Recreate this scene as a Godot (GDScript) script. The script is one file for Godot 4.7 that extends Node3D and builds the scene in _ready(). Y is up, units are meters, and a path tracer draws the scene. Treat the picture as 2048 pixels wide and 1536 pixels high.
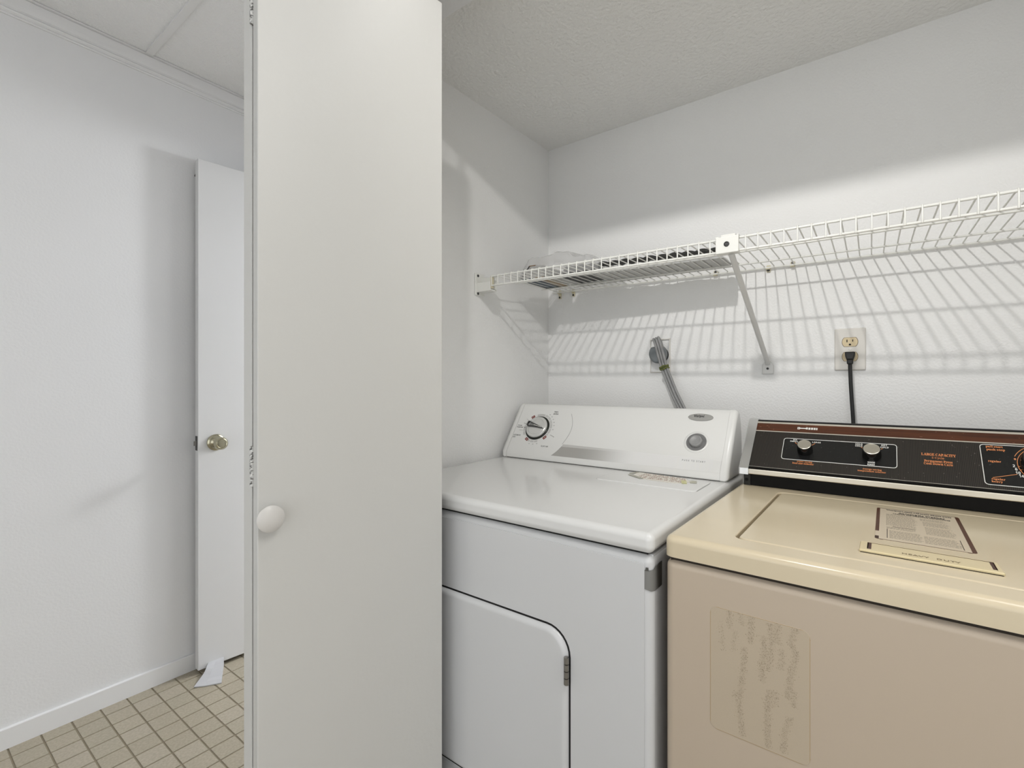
extends Node3D
# Laundry closet off a basement hall. Metres, y up. The plan uses X (to the right along the closet's back wall) and
# D (depth into the closet); D is -z. The camera stands at X 0, D 0.

const CEIL := 2.408          # hall ceiling
const CCEIL := 2.071         # closet ceiling
const XW := -2.2125          # hall's left wall
const DB := 1.6              # closet's back wall

var M := {}
var used := {}
var rng := RandomNumberGenerator.new()


# ------------------------------------------------------------------ mesh builder
class MB:
	var v := PackedVector3Array()
	var n := PackedVector3Array()
	var t := PackedVector2Array()
	var xf := Transform3D.IDENTITY

	func _init(x := Transform3D.IDENTITY):
		xf = x

	func tri(a: Vector3, b: Vector3, c: Vector3, na: Vector3, nb: Vector3, nc: Vector3, ta := Vector2.ZERO, tb := Vector2.ZERO, tc := Vector2.ZERO):
		a = xf * a; b = xf * b; c = xf * c
		na = (xf.basis * na).normalized(); nb = (xf.basis * nb).normalized(); nc = (xf.basis * nc).normalized()
		if (b - a).cross(c - a).dot(na + nb + nc) > 0.0:      # front faces run clockwise
			v.append_array([a, c, b]); n.append_array([na, nc, nb]); t.append_array([ta, tc, tb])
		else:
			v.append_array([a, b, c]); n.append_array([na, nb, nc]); t.append_array([ta, tb, tc])

	func quad(a: Vector3, b: Vector3, c: Vector3, d: Vector3, na: Vector3, nb: Vector3, nc: Vector3, nd: Vector3, ta := Vector2(0, 0), tb := Vector2(1, 0), tc := Vector2(1, 1), td := Vector2(0, 1)):
		if a.distance_squared_to(b) < 1e-14:
			tri(b, c, d, nb, nc, nd, tb, tc, td)
		elif c.distance_squared_to(d) < 1e-14:
			tri(a, b, c, na, nb, nc, ta, tb, tc)
		else:
			tri(a, b, c, na, nb, nc, ta, tb, tc)
			tri(a, c, d, na, nc, nd, ta, tc, td)

	func flat(a: Vector3, b: Vector3, c: Vector3, d: Vector3, facing: Vector3, ta := Vector2(0, 1), tb := Vector2(1, 1), tc := Vector2(1, 0), td := Vector2(0, 0)):
		var m := (b - a).cross(d - a).normalized()
		if m.dot(facing) < 0.0:
			m = -m
		quad(a, b, c, d, m, m, m, m, ta, tb, tc, td)

	# a box with rounded edges, from corner lo to corner hi
	func rbox(lo: Vector3, hi: Vector3, r := 0.004, s := 3):
		var c := (lo + hi) / 2.0
		var h := (hi - lo) / 2.0
		r = minf(r, minf(h.x, minf(h.y, h.z)) * 0.98)
		var g := []
		for k in 3:
			var l := []
			for i in s + 1:
				l.append(-h[k] + r * tan(PI / 4.0 * i / s))
			for i in s + 1:
				l.append(h[k] - r * tan(PI / 4.0 * (s - i) / s))
			g.append(l)
		var inner := h - Vector3(r, r, r)
		for k in 3:
			var a := (k + 1) % 3
			var b := (k + 2) % 3
			for side in [-1.0, 1.0]:
				for i in g[a].size() - 1:
					for j in g[b].size() - 1:
						var p := []
						var q := []
						for o in [[0, 0], [1, 0], [1, 1], [0, 1]]:
							var e := Vector3.ZERO
							e[k] = side * h[k]
							e[a] = g[a][i + o[0]]
							e[b] = g[b][j + o[1]]
							var core := e.clamp(-inner, inner)
							var dir := (e - core).normalized()
							p.append(c + core + dir * r)
							q.append(dir)
						quad(p[0], p[1], p[2], p[3], q[0], q[1], q[2], q[3])

	func box(lo: Vector3, hi: Vector3):
		for k in 3:
			var a := (k + 1) % 3
			var b := (k + 2) % 3
			for side in [0, 1]:
				var p := []
				for o in [[0, 0], [1, 0], [1, 1], [0, 1]]:
					var e := Vector3.ZERO
					e[k] = hi[k] if side else lo[k]
					e[a] = hi[a] if o[0] else lo[a]
					e[b] = hi[b] if o[1] else lo[b]
					p.append(e)
				var f := Vector3.ZERO
				f[k] = 1.0 if side else -1.0
				quad(p[0], p[1], p[2], p[3], f, f, f, f)

	static func outward(poly: PackedVector2Array) -> Array:
		var m := []
		var count := poly.size()
		var turn := -1.0 if Geometry2D.is_polygon_clockwise(poly) else 1.0
		for i in count:
			var e := (poly[(i + 1) % count] - poly[i]).normalized()
			m.append(Vector2(e.y, -e.x) * turn)
		return m

	static func inset(poly: PackedVector2Array, by: float) -> PackedVector2Array:
		var m := outward(poly)
		var out := PackedVector2Array()
		for i in poly.size():
			var a: Vector2 = m[i - 1]
			var b: Vector2 = m[i]
			out.append(poly[i] - (a + b) / (1.0 + maxf(a.dot(b), -0.6)) * by)
		return out

	static func shrunk(poly: PackedVector2Array, by: float) -> PackedVector2Array:
		var lo := poly[0]
		var hi := poly[0]
		for p in poly:
			lo = lo.min(p)
			hi = hi.max(p)
		var c := (lo + hi) / 2.0
		var k := Vector2.ONE - Vector2.ONE * by / ((hi - lo) / 2.0)
		var out := PackedVector2Array()
		for p in poly:
			out.append(c + (p - c) * k)
		return out

	# an outline in the xy plane of `at`, from z d0 to z d1, its far edge rounded by `bevel`
	func prism(poly: PackedVector2Array, at: Transform3D, d0: float, d1: float, bevel := 0.0, s := 3, closed := true, uvbox := Rect2(), soft := false):
		var was := xf
		xf = xf * at
		var m := outward(poly)
		var count := poly.size()
		var rings := [[0.0, d0, 0.0]]
		if bevel > 0.0:
			for k in s + 1:
				var w := PI / 2.0 * k / s
				rings.append([bevel * (1.0 - cos(w)), d1 - bevel * (1.0 - sin(w)), w])
		else:
			rings.append([0.0, d1, 0.0])
		var pts := []
		for r in rings:
			if soft:
				pts.append(shrunk(poly, r[0]))
			else:
				pts.append(inset(poly, r[0]) if r[0] > 0.0 else poly)
		for i in count:
			var j := (i + 1) % count
			var e: Vector2 = m[i]
			var before: Vector2 = m[i - 1]
			var after: Vector2 = m[j]
			var ni := (e + before).normalized() if e.dot(before) > 0.75 else e
			var nj := (e + after).normalized() if e.dot(after) > 0.75 else e
			for k in rings.size() - 1:
				var r0: Array = rings[k]
				var r1: Array = rings[k + 1]
				var a: Vector2 = pts[k][i]
				var b: Vector2 = pts[k][j]
				var c: Vector2 = pts[k + 1][j]
				var d: Vector2 = pts[k + 1][i]
				quad(Vector3(a.x, a.y, r0[1]), Vector3(b.x, b.y, r0[1]), Vector3(c.x, c.y, r1[1]), Vector3(d.x, d.y, r1[1]),
					Vector3(ni.x * cos(r0[2]), ni.y * cos(r0[2]), sin(r0[2])), Vector3(nj.x * cos(r0[2]), nj.y * cos(r0[2]), sin(r0[2])),
					Vector3(nj.x * cos(r1[2]), nj.y * cos(r1[2]), sin(r1[2])), Vector3(ni.x * cos(r1[2]), ni.y * cos(r1[2]), sin(r1[2])))
		var box2 := uvbox
		if box2.size == Vector2.ZERO:
			box2 = Rect2(poly[0], Vector2.ZERO)
			for p in poly:
				box2 = box2.expand(p)
		face(pts[-1], d1, Vector3(0, 0, 1), box2)
		if closed:
			face(poly, d0, Vector3(0, 0, -1), box2)
		xf = was

	func face(poly: PackedVector2Array, z: float, facing: Vector3, box2: Rect2):
		var ids := Geometry2D.triangulate_polygon(poly)
		for i in range(0, ids.size(), 3):
			var p := []
			var q := []
			for k in 3:
				var c := poly[ids[i + k]]
				p.append(Vector3(c.x, c.y, z))
				q.append(Vector2((c.x - box2.position.x) / maxf(box2.size.x, 1e-6), 1.0 - (c.y - box2.position.y) / maxf(box2.size.y, 1e-6)))
			tri(p[0], p[1], p[2], facing, facing, facing, q[0], q[1], q[2])

	# a slab with a hole: both outlines have as many points; rounded on the outer and inner top edges
	func frame(outer: PackedVector2Array, inner: PackedVector2Array, at: Transform3D, d0: float, d1: float, bo := 0.0, bi := 0.0, s := 4):
		var was := xf
		xf = xf * at
		var count := outer.size()
		for side in 2:
			var poly: PackedVector2Array = inner if side else outer
			var b: float = bi if side else bo
			var m := outward(poly)
			var sg := -1.0 if side else 1.0
			var rings := [[0.0, d0, 0.0]]
			if b > 0.0:
				for k in s + 1:
					var w := PI / 2.0 * k / s
					rings.append([b * (1.0 - cos(w)), d1 - b * (1.0 - sin(w)), w])
			else:
				rings.append([0.0, d1, 0.0])
			for i in count:
				var j := (i + 1) % count
				var e: Vector2 = m[i]
				var before: Vector2 = m[i - 1]
				var after: Vector2 = m[j]
				var ni := ((e + before).normalized() if e.dot(before) > 0.75 else e) * sg
				var nj := ((e + after).normalized() if e.dot(after) > 0.75 else e) * sg
				for k in rings.size() - 1:
					var r0: Array = rings[k]
					var r1: Array = rings[k + 1]
					var p0 := inset(poly, r0[0] * sg)
					var p1 := inset(poly, r1[0] * sg)
					quad(Vector3(p0[i].x, p0[i].y, r0[1]), Vector3(p0[j].x, p0[j].y, r0[1]), Vector3(p1[j].x, p1[j].y, r1[1]), Vector3(p1[i].x, p1[i].y, r1[1]),
						Vector3(ni.x * cos(r0[2]), ni.y * cos(r0[2]), sin(r0[2])), Vector3(nj.x * cos(r0[2]), nj.y * cos(r0[2]), sin(r0[2])),
						Vector3(nj.x * cos(r1[2]), nj.y * cos(r1[2]), sin(r1[2])), Vector3(ni.x * cos(r1[2]), ni.y * cos(r1[2]), sin(r1[2])))
		var po := inset(outer, bo)
		var pi := inset(inner, -bi)
		var up := Vector3(0, 0, 1)
		for i in count:
			var j := (i + 1) % count
			quad(Vector3(po[i].x, po[i].y, d1), Vector3(po[j].x, po[j].y, d1), Vector3(pi[j].x, pi[j].y, d1), Vector3(pi[i].x, pi[i].y, d1), up, up, up, up)
		xf = was

	# turned about the z axis of `at`: profile points are (radius, height)
	func lathe(profile: Array, at: Transform3D, segs := 32, stretch := Vector2.ONE):
		var was := xf
		xf = xf * at
		var m := []
		for i in profile.size() - 1:
			var e: Vector2 = (profile[i + 1] - profile[i]).normalized()
			m.append(Vector2(e.y, -e.x))
		for i in profile.size() - 1:
			var e: Vector2 = m[i]
			var lo := e
			var hi := e
			if i > 0 and e.dot(m[i - 1]) > 0.7:
				lo = (e + m[i - 1]).normalized()
			if i < m.size() - 1 and e.dot(m[i + 1]) > 0.7:
				hi = (e + m[i + 1]).normalized()
			for k in segs:
				var a0 := TAU * k / segs
				var a1 := TAU * (k + 1) / segs
				var c0 := Vector2(cos(a0), sin(a0))
				var c1 := Vector2(cos(a1), sin(a1))
				var p: Vector2 = profile[i]
				var q: Vector2 = profile[i + 1]
				var s0 := c0 * stretch
				var s1 := c1 * stretch
				quad(Vector3(s0.x * p.x, s0.y * p.x, p.y), Vector3(s1.x * p.x, s1.y * p.x, p.y), Vector3(s1.x * q.x, s1.y * q.x, q.y), Vector3(s0.x * q.x, s0.y * q.x, q.y),
					Vector3(c0.x * lo.x, c0.y * lo.x, lo.y), Vector3(c1.x * lo.x, c1.y * lo.x, lo.y), Vector3(c1.x * hi.x, c1.y * hi.x, hi.y), Vector3(c0.x * hi.x, c0.y * hi.x, hi.y),
					Vector2(float(k) / segs, 0), Vector2(float(k + 1) / segs, 0), Vector2(float(k + 1) / segs, 1), Vector2(float(k) / segs, 1))
		xf = was

	# a closed profile (points in x = side, y = up) carried along a path
	func sweep(profile: PackedVector2Array, path: Array, up := Vector3.UP, smooth := true):
		var count := profile.size()
		var frames := []
		for i in path.size():
			var dir: Vector3
			if i == 0:
				dir = path[1] - path[0]
			elif i == path.size() - 1:
				dir = path[i] - path[i - 1]
			else:
				dir = (path[i + 1] - path[i]).normalized() + (path[i] - path[i - 1]).normalized()
			dir = dir.normalized()
			var side := dir.cross(up)
			if side.length() < 1e-4:
				side = dir.cross(Vector3.RIGHT)
			side = side.normalized()
			var u := side.cross(dir).normalized()
			up = u
			frames.append([path[i], side, u])
		var m := outward(profile)
		for i in path.size() - 1:
			var f: Array = frames[i]
			var g: Array = frames[i + 1]
			for k in count:
				var j := (k + 1) % count
				var e: Vector2 = m[k]
				var e0 := e
				var e1 := e
				if smooth and e.dot(m[k - 1]) > 0.3:
					e0 = (e + m[k - 1]).normalized()
				if smooth and e.dot(m[j]) > 0.3:
					e1 = (e + m[j]).normalized()
				quad(f[0] + f[1] * profile[k].x + f[2] * profile[k].y, f[0] + f[1] * profile[j].x + f[2] * profile[j].y, g[0] + g[1] * profile[j].x + g[2] * profile[j].y, g[0] + g[1] * profile[k].x + g[2] * profile[k].y,
					f[1] * e0.x + f[2] * e0.y, f[1] * e1.x + f[2] * e1.y, g[1] * e1.x + g[2] * e1.y, g[1] * e0.x + g[2] * e0.y)
		for end in [0, -1]:
			var f: Array = frames[end]
			var facing: Vector3 = (path[0] - path[1]).normalized() if end == 0 else (path[-1] - path[-2]).normalized()
			var ids := Geometry2D.triangulate_polygon(profile)
			for i in range(0, ids.size(), 3):
				var p := []
				for k in 3:
					p.append(f[0] + f[1] * profile[ids[i + k]].x + f[2] * profile[ids[i + k]].y)
				tri(p[0], p[1], p[2], facing, facing, facing)

	func tube(path: Array, r: float, segs := 8, up := Vector3.UP):
		var c := PackedVector2Array()
		for k in segs:
			c.append(Vector2(cos(TAU * k / segs), sin(TAU * k / segs)) * r)
		sweep(c, path, up)

	# letters laid on the xy plane of `at`, fitted to a box of w by h metres round (x, y)
	func text(words: String, at: Transform3D, x: float, y: float, w: float, h: float, family := "Droid Sans", weight := 400, turn := 0.0, shear := 0.0):
		var f := SystemFont.new()
		f.font_names = PackedStringArray([family])
		f.font_weight = weight
		var tm := TextMesh.new()
		tm.font = f
		tm.font_size = 24
		tm.pixel_size = 0.01
		tm.depth = 0.02
		tm.curve_step = 1.5
		tm.text = words
		var a := tm.get_mesh_arrays()
		var pv: PackedVector3Array = a[Mesh.ARRAY_VERTEX]
		var pn: PackedVector3Array = a[Mesh.ARRAY_NORMAL]
		var ix = a[Mesh.ARRAY_INDEX]
		if pv.is_empty():
			return
		var lo := pv[0]
		var hi := pv[0]
		for p in pv:
			lo = lo.min(p)
			hi = hi.max(p)
		var was := xf
		var fit := Transform3D(Basis(Vector3(w / (hi.x - lo.x), 0, 0), Vector3(shear, h / (hi.y - lo.y), 0), Vector3(0, 0, 0.01)), Vector3.ZERO)
		var place := Transform3D(Basis(Vector3(0, 0, 1), turn), Vector3(x, y, 0.0003))
		var mid := (lo + hi) / 2.0
		xf = xf * at * place
		var order: PackedInt32Array = ix if ix != null else PackedInt32Array(range(pv.size()))
		for i in range(0, order.size(), 3):
			tri(fit * (pv[order[i]] - mid), fit * (pv[order[i + 1]] - mid), fit * (pv[order[i + 2]] - mid), pn[order[i]], pn[order[i + 1]], pn[order[i + 2]])
		xf = was

	func mesh() -> ArrayMesh:
		var a := []
		a.resize(Mesh.ARRAY_MAX)
		a[Mesh.ARRAY_VERTEX] = v
		a[Mesh.ARRAY_NORMAL] = n
		a[Mesh.ARRAY_TEX_UV] = t
		var m := ArrayMesh.new()
		m.add_surface_from_arrays(Mesh.PRIMITIVE_TRIANGLES, a)
		return m


# ------------------------------------------------------------------ scene helpers
func V(x: float, y: float, d: float) -> Vector3:
	return Vector3(x, y, -d)


func numbered(called: String) -> String:
	used[called] = used.get(called, -1) + 1
	return called if used[called] == 0 else "%s_%03d" % [called, used[called]]


func tag(o: Node, label: String, category := "", group := "", kind := ""):
	o.set_meta("label", label)
	if category: o.set_meta("category", category)
	if group: o.set_meta("group", group)
	if kind: o.set_meta("kind", kind)


func thing(called: String, at: Vector3, label: String, category: String, group := "", kind := "") -> Node3D:
	var o := Node3D.new()
	o.name = numbered(called)
	add_child(o)
	o.position = at
	tag(o, label, category, group, kind)
	return o


func part(under: Node, called: String, mb: MB, material: Material, label := "") -> MeshInstance3D:
	var o := MeshInstance3D.new()
	o.name = called
	o.mesh = mb.mesh()
	o.material_override = material
	under.add_child(o, true)
	if label: o.set_meta("label", label)
	return o


func solid(called: String, mb: MB, material: Material, label: String, category: String, kind := "structure") -> MeshInstance3D:
	var o := MeshInstance3D.new()
	o.name = numbered(called)
	o.mesh = mb.mesh()
	o.material_override = material
	add_child(o)
	tag(o, label, category, "", kind)
	return o


func from(o: Node3D) -> MB:                                   # builds in the scene's own coordinates under a placed thing
	return MB.new(o.transform.affine_inverse())


func rrect(x0: float, y0: float, x1: float, y1: float, r: float, s := 5) -> PackedVector2Array:
	var out := PackedVector2Array()
	for c in [[x1 - r, y1 - r, 0.0], [x0 + r, y1 - r, 0.25], [x0 + r, y0 + r, 0.5], [x1 - r, y0 + r, 0.75]]:
		for i in s + 1:
			var a: float = TAU * (c[2] + 0.25 * i / s)
			out.append(Vector2(c[0] + r * cos(a), c[1] + r * sin(a)))
	return out


func disc(x: float, y: float, rx: float, ry: float, s := 32) -> PackedVector2Array:
	var out := PackedVector2Array()
	for i in s:
		out.append(Vector2(x + rx * cos(TAU * i / s), y + ry * sin(TAU * i / s)))
	return out


func basis_of(x: Vector3, y: Vector3, at: Vector3) -> Transform3D:
	x = x.normalized()
	y = (y - x * y.dot(x)).normalized()
	return Transform3D(Basis(x, y, x.cross(y)), at)


func mat(c: Color, rough := 0.5, metal := 0.0) -> StandardMaterial3D:
	var m := StandardMaterial3D.new()
	m.albedo_color = c
	m.roughness = rough
	m.metallic = metal
	return m


func noise_tex(freq: float, size := 512, normal := false, bump := 4.0, kind := FastNoiseLite.TYPE_SIMPLEX_SMOOTH, octaves := 3, id := 1, ramp: Gradient = null) -> NoiseTexture2D:
	var f := FastNoiseLite.new()
	f.noise_type = kind
	f.frequency = freq
	f.fractal_octaves = octaves
	f.seed = id
	var t := NoiseTexture2D.new()
	t.width = size
	t.height = size
	t.seamless = true
	t.noise = f
	t.as_normal_map = normal
	t.bump_strength = bump
	t.color_ramp = ramp
	return t


func relief(m: StandardMaterial3D, t: Texture2D, per_metre: float, strength: float):
	m.normal_enabled = true
	m.normal_texture = t
	m.normal_scale = strength
	m.uv1_triplanar = true
	m.uv1_world_triplanar = true
	m.uv1_scale = Vector3.ONE * per_metre


func painted(im: Image, rough := 0.4) -> StandardMaterial3D:
	var m := mat(Color.WHITE, rough)
	m.albedo_texture = ImageTexture.create_from_image(im)
	m.texture_repeat = false
	return m


func screw(under: Node, at: Transform3D, r := 0.0042):
	var b := MB.new(under.transform.affine_inverse())
	b.lathe([Vector2(r, 0), Vector2(r, 0.0008), Vector2(r * 0.75, 0.0018), Vector2(r * 0.35, 0.002), Vector2(r * 0.3, 0.0008), Vector2(0, 0.0008)], at, 14)
	part(under, "screw", b, M.steel)


# ------------------------------------------------------------------ everything
func _ready():
	rng.seed = 7
	# camera
	var cam := Camera3D.new()
	cam.name = "camera"
	cam.position = Vector3(0, 1.16, 0)
	cam.rotation = Vector3(0, atan(965.0 / 1299.0), 0)
	cam.fov = rad_to_deg(2.0 * atan(768.0 / 965.0))
	cam.near = 0.02
	add_child(cam)
	# sky (a closed room: none of it comes in), exposure
	var env := Environment.new()
	env.background_mode = Environment.BG_COLOR
	env.background_color = Color(0.02, 0.02, 0.02)
	env.tonemap_mode = Environment.TONE_MAPPER_LINEAR
	env.tonemap_exposure = 1.0
	env.sdfgi_enabled = true
	env.ssao_enabled = true
	env.ssil_enabled = true
	var we := WorldEnvironment.new()
	we.name = "world"
	we.environment = env
	add_child(we)
	materials()
	# lamps: unseen spotlight and next-room globe; added glass door and ceiling panel for fill
	unseen_spot_head(V(-0.29, 2.2, 0.10), V(-0.02, 1.6, 1.6), 0.97)
	added_glass_door(2.25)
	added_ceiling_panel(V(0.84, CEIL - 0.004, 0.353), "added flat white light panel in the hall ceiling for soft fill", 1.3)
	unseen_globe_lamp(V(-1.37, 1.99, 3.0), 2.6)
	room()
	hall_door()
	bifold()
	dryer()
	washer()
	shelf()
	shelf_goods()
	outlets()


func materials():
	var plaster := noise_tex(0.085, 512, true, 5.0, FastNoiseLite.TYPE_SIMPLEX_SMOOTH, 4, 3)
	M.wall = mat(Color(0.955, 0.955, 0.95), 0.55)
	relief(M.wall, plaster, 3.0, 0.2)
	M.wall_hall = mat(Color(0.938, 0.939, 0.942), 0.5)
	relief(M.wall_hall, plaster, 2.0, 0.05)
	M.ceiling = mat(Color(0.965, 0.964, 0.956), 0.8)
	relief(M.ceiling, noise_tex(0.06, 512, true, 5.0, FastNoiseLite.TYPE_SIMPLEX_SMOOTH, 4, 9), 2.0, 0.5)
	M.acoustic = mat(Color(0.972, 0.973, 0.975), 0.9)
	relief(M.acoustic, noise_tex(0.12, 512, true, 8.0, FastNoiseLite.TYPE_CELLULAR, 3, 5), 2.0, 0.3)
	M.trim = mat(Color(0.94, 0.94, 0.94), 0.35)
	M.door = mat(Color(0.84, 0.838, 0.825), 0.4)
	relief(M.door, noise_tex(0.04, 512, true, 4.0, FastNoiseLite.TYPE_SIMPLEX_SMOOTH, 4, 11), 3.0, 0.06)
	M.door_hall = mat(Color(0.90, 0.90, 0.90), 0.4)
	M.knob_paint = mat(Color(0.86, 0.85, 0.835), 0.3)
	M.grout = mat(Color(0.58, 0.54, 0.46), 0.8)
	for i in 4:
		var c: Color = [Color(0.708, 0.668, 0.588), Color(0.693, 0.653, 0.573), Color(0.718, 0.678, 0.602), Color(0.70, 0.663, 0.583)][i]
		var g := Gradient.new()
		g.set_color(0, c.darkened(0.09))
		g.set_color(1, c.lightened(0.06))
		M["tile%d" % i] = mat(Color.WHITE, 0.42)
		M["tile%d" % i].albedo_texture = noise_tex(0.09, 256, false, 1.0, FastNoiseLite.TYPE_SIMPLEX_SMOOTH, 4, 20 + i, g)
		M["tile%d" % i].uv1_triplanar = true
		M["tile%d" % i].uv1_world_triplanar = true
		M["tile%d" % i].uv1_scale = Vector3.ONE * 4.0
	M.enamel_shaded = mat(Color(0.835, 0.838, 0.843), 0.16)  # dryer front: same enamel as the top, with its shade put into the colour
	M.enamel_lit = mat(Color(0.885, 0.885, 0.88), 0.14)  # lighter copy for the top, which catches more light
	M.white_plastic = mat(Color(0.9, 0.9, 0.89), 0.25)
	M.gap = mat(Color(0.05, 0.05, 0.05), 0.8)
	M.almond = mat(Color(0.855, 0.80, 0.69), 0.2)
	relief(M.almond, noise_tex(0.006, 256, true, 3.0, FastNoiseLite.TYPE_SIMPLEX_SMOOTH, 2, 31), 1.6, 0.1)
	M.almond_shaded = mat(Color(0.762, 0.702, 0.628), 0.3)  # washer front: the top's almond darkened, shade put into the colour
	M.almond_gap_shade = mat(Color(0.16, 0.12, 0.07), 0.7)
	M.chrome = mat(Color(0.86, 0.86, 0.855), 0.24, 0.85)
	M.satin = mat(Color(0.83, 0.81, 0.76), 0.32, 1.0)
	M.silver_line = mat(Color(0.86, 0.84, 0.79), 0.35, 0.6)
	M.black = mat(Color(0.05, 0.046, 0.042), 0.45)
	M.black.metallic_specular = 0.3
	M.black_gloss = mat(Color(0.06, 0.06, 0.06), 0.18)
	M.rubber = mat(Color(0.10, 0.10, 0.10), 0.55)
	M.steel = mat(Color(0.55, 0.54, 0.52), 0.35, 0.8)
	M.dark_steel = mat(Color(0.30, 0.30, 0.30), 0.45, 0.6)
	M.nickel = mat(Color(0.72, 0.70, 0.61), 0.16, 1.0)
	M.wire = mat(Color(0.93, 0.93, 0.91), 0.3)
	M.pole = mat(Color(0.87, 0.87, 0.86), 0.4)
	M.clip = mat(Color(0.86, 0.83, 0.72), 0.5)
	M.plate = mat(Color(0.885, 0.872, 0.845), 0.3)
	M.ivory = mat(Color(0.86, 0.79, 0.64), 0.35)
	M.grey_cord = mat(Color(0.58, 0.58, 0.58), 0.45)
	M.grey_plug = mat(Color(0.47, 0.49, 0.5), 0.5)
	M.white_ink = mat(Color(0.92, 0.92, 0.9), 0.5)
	M.orange_ink = mat(Color(0.93, 0.6, 0.38), 0.5)
	M.black_ink = mat(Color(0.12, 0.12, 0.12), 0.5)
	M.grey_ink = mat(Color(0.62, 0.62, 0.61), 0.4)
	M.pale_ink = mat(Color(0.78, 0.78, 0.77), 0.3)
	M.red_ink = mat(Color(0.48, 0.13, 0.09), 0.4)
	M.brown_ink = mat(Color(0.27, 0.14, 0.08), 0.35)
	var chips := Gradient.new()
	chips.set_color(0, Color(0.16, 0.16, 0.15))
	chips.add_point(0.36, Color(0.25, 0.24, 0.23))
	chips.add_point(0.46, Color(0.88, 0.88, 0.87))
	chips.set_color(chips.get_point_count() - 1, Color(0.93, 0.93, 0.92))
	M.chipped = mat(Color.WHITE, 0.5)
	M.chipped.albedo_texture = noise_tex(0.05, 128, false, 1.0, FastNoiseLite.TYPE_SIMPLEX_SMOOTH, 3, 77, chips)
	M.chipped.uv1_triplanar = true
	M.chipped.uv1_world_triplanar = true
	M.chipped.uv1_scale = Vector3.ONE * 18.0
	M.plastic_wedge = mat(Color(0.80, 0.80, 0.81), 0.35)


# ------------------------------------------------------------------ lamps
func unseen_spot_head(at: Vector3, towards: Vector3, energy: float):  # out of view, placed to cast the shelf and header shadows
	var t := thing("unseen_spotlight", Vector3(at.x, CEIL, at.z), "small white spotlight out of view on the hall ceiling, placed to light the closet", "lamp")
	var down := Basis(Vector3.RIGHT, PI / 2)
	var b := from(t)
	b.lathe([Vector2(0.055, 0), Vector2(0.055, 0.006), Vector2(0.03, 0.022), Vector2(0.006, 0.026), Vector2(0, 0.026)], Transform3D(down, Vector3(at.x, CEIL, at.z)), 24)
	part(t, "canopy", b, M.trim)
	var dir := (towards - at).normalized()
	var back := at - dir * 0.05
	b = from(t)
	b.tube([Vector3(at.x, CEIL - 0.02, at.z), Vector3(at.x, CEIL - 0.06, at.z), back - dir * 0.02 + Vector3(0, 0.03, 0), back - dir * 0.02], 0.005)
	part(t, "stem", b, M.trim)
	b = from(t)
	var aim := Transform3D(Basis.looking_at(-dir), at)          # z along the beam
	b.lathe([Vector2(0, -0.085), Vector2(0.020, -0.083), Vector2(0.030, -0.060), Vector2(0.034, -0.004), Vector2(0.0325, -0.004), Vector2(0.028, -0.058), Vector2(0, -0.070)], aim, 28)
	part(t, "shade", b, M.trim)
	b = from(t)
	b.lathe([Vector2(0, -0.030), Vector2(0.012, -0.028), Vector2(0.020, -0.018), Vector2(0.020, -0.012), Vector2(0.014, -0.005), Vector2(0, -0.003)], aim, 20)
	var glow := mat(Color(1, 1, 1), 0.5)
	glow.emission_enabled = true
	glow.emission = Color(1.0, 0.985, 0.95)
	glow.emission_energy_multiplier = 2.0
	part(t, "bulb", b, glow)
	var l := SpotLight3D.new()
	l.name = "unseen_spot_glow"
	add_child(l)
	l.transform = Transform3D(Basis.looking_at(dir), at + dir * 0.004)
	l.light_energy = energy
	l.light_color = Color(1.0, 0.99, 0.975)
	l.light_size = 0.02
	l.spot_angle = 58.0
	l.spot_angle_attenuation = 1.0
	l.spot_range = 12.0
	l.spot_attenuation = 2.0
	l.shadow_enabled = true


func lamp(at: Vector3, energy: float, c: Color, size: float):
	var l := OmniLight3D.new()
	l.name = numbered("unseen_globe_glow")
	add_child(l)
	l.position = at
	l.light_energy = energy
	l.light_color = c
	l.light_size = size
	l.omni_range = 12.0
	l.omni_attenuation = 2.0
	l.shadow_enabled = true


func added_glass_door(energy: float):
	# added frosted glass door opposite the closet, its glow a soft fill light
	var t := thing("window_1", V(0.3, 0, -1.6), "added wide frosted glass door behind the camera giving soft fill light", "window", "", "structure")
	var b := from(t)
	for q in [[-1.30, 1.90, 0.10, 0.16], [-1.30, 1.90, 2.14, 2.20], [-1.30, -1.24, 0.16, 2.14], [0.27, 0.33, 0.16, 2.14], [1.84, 1.90, 0.16, 2.14]]:
		b.rbox(V(q[0], q[2], -1.6), V(q[1], q[3], -1.56), 0.004, 2)
	part(t, "frame", b, M.trim)
	var glow := mat(Color(0.9, 0.9, 0.9), 0.4)
	glow.emission_enabled = true
	glow.emission = Color(0.97, 0.985, 1.0)
	glow.emission_energy_multiplier = 0.22
	for q in [[-1.24, 0.27], [0.33, 1.84]]:
		b = from(t)
		b.box(V(q[0], 0.16, -1.598), V(q[1], 2.14, -1.585))
		part(t, "pane", b, glow)
		var l := AreaLight3D.new()
		l.name = numbered("fill_window_glow")
		add_child(l)
		l.position = V((q[0] + q[1]) / 2.0, 1.15, -1.58)
		l.rotation = Vector3(0, PI, 0)
		l.area_size = Vector2(q[1] - q[0], 1.98)
		l.light_energy = energy / 2.0
		l.light_color = Color(0.97, 0.985, 1.0)
		l.area_range = 12.0
		l.area_attenuation = 2.0
		l.shadow_enabled = true


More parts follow.
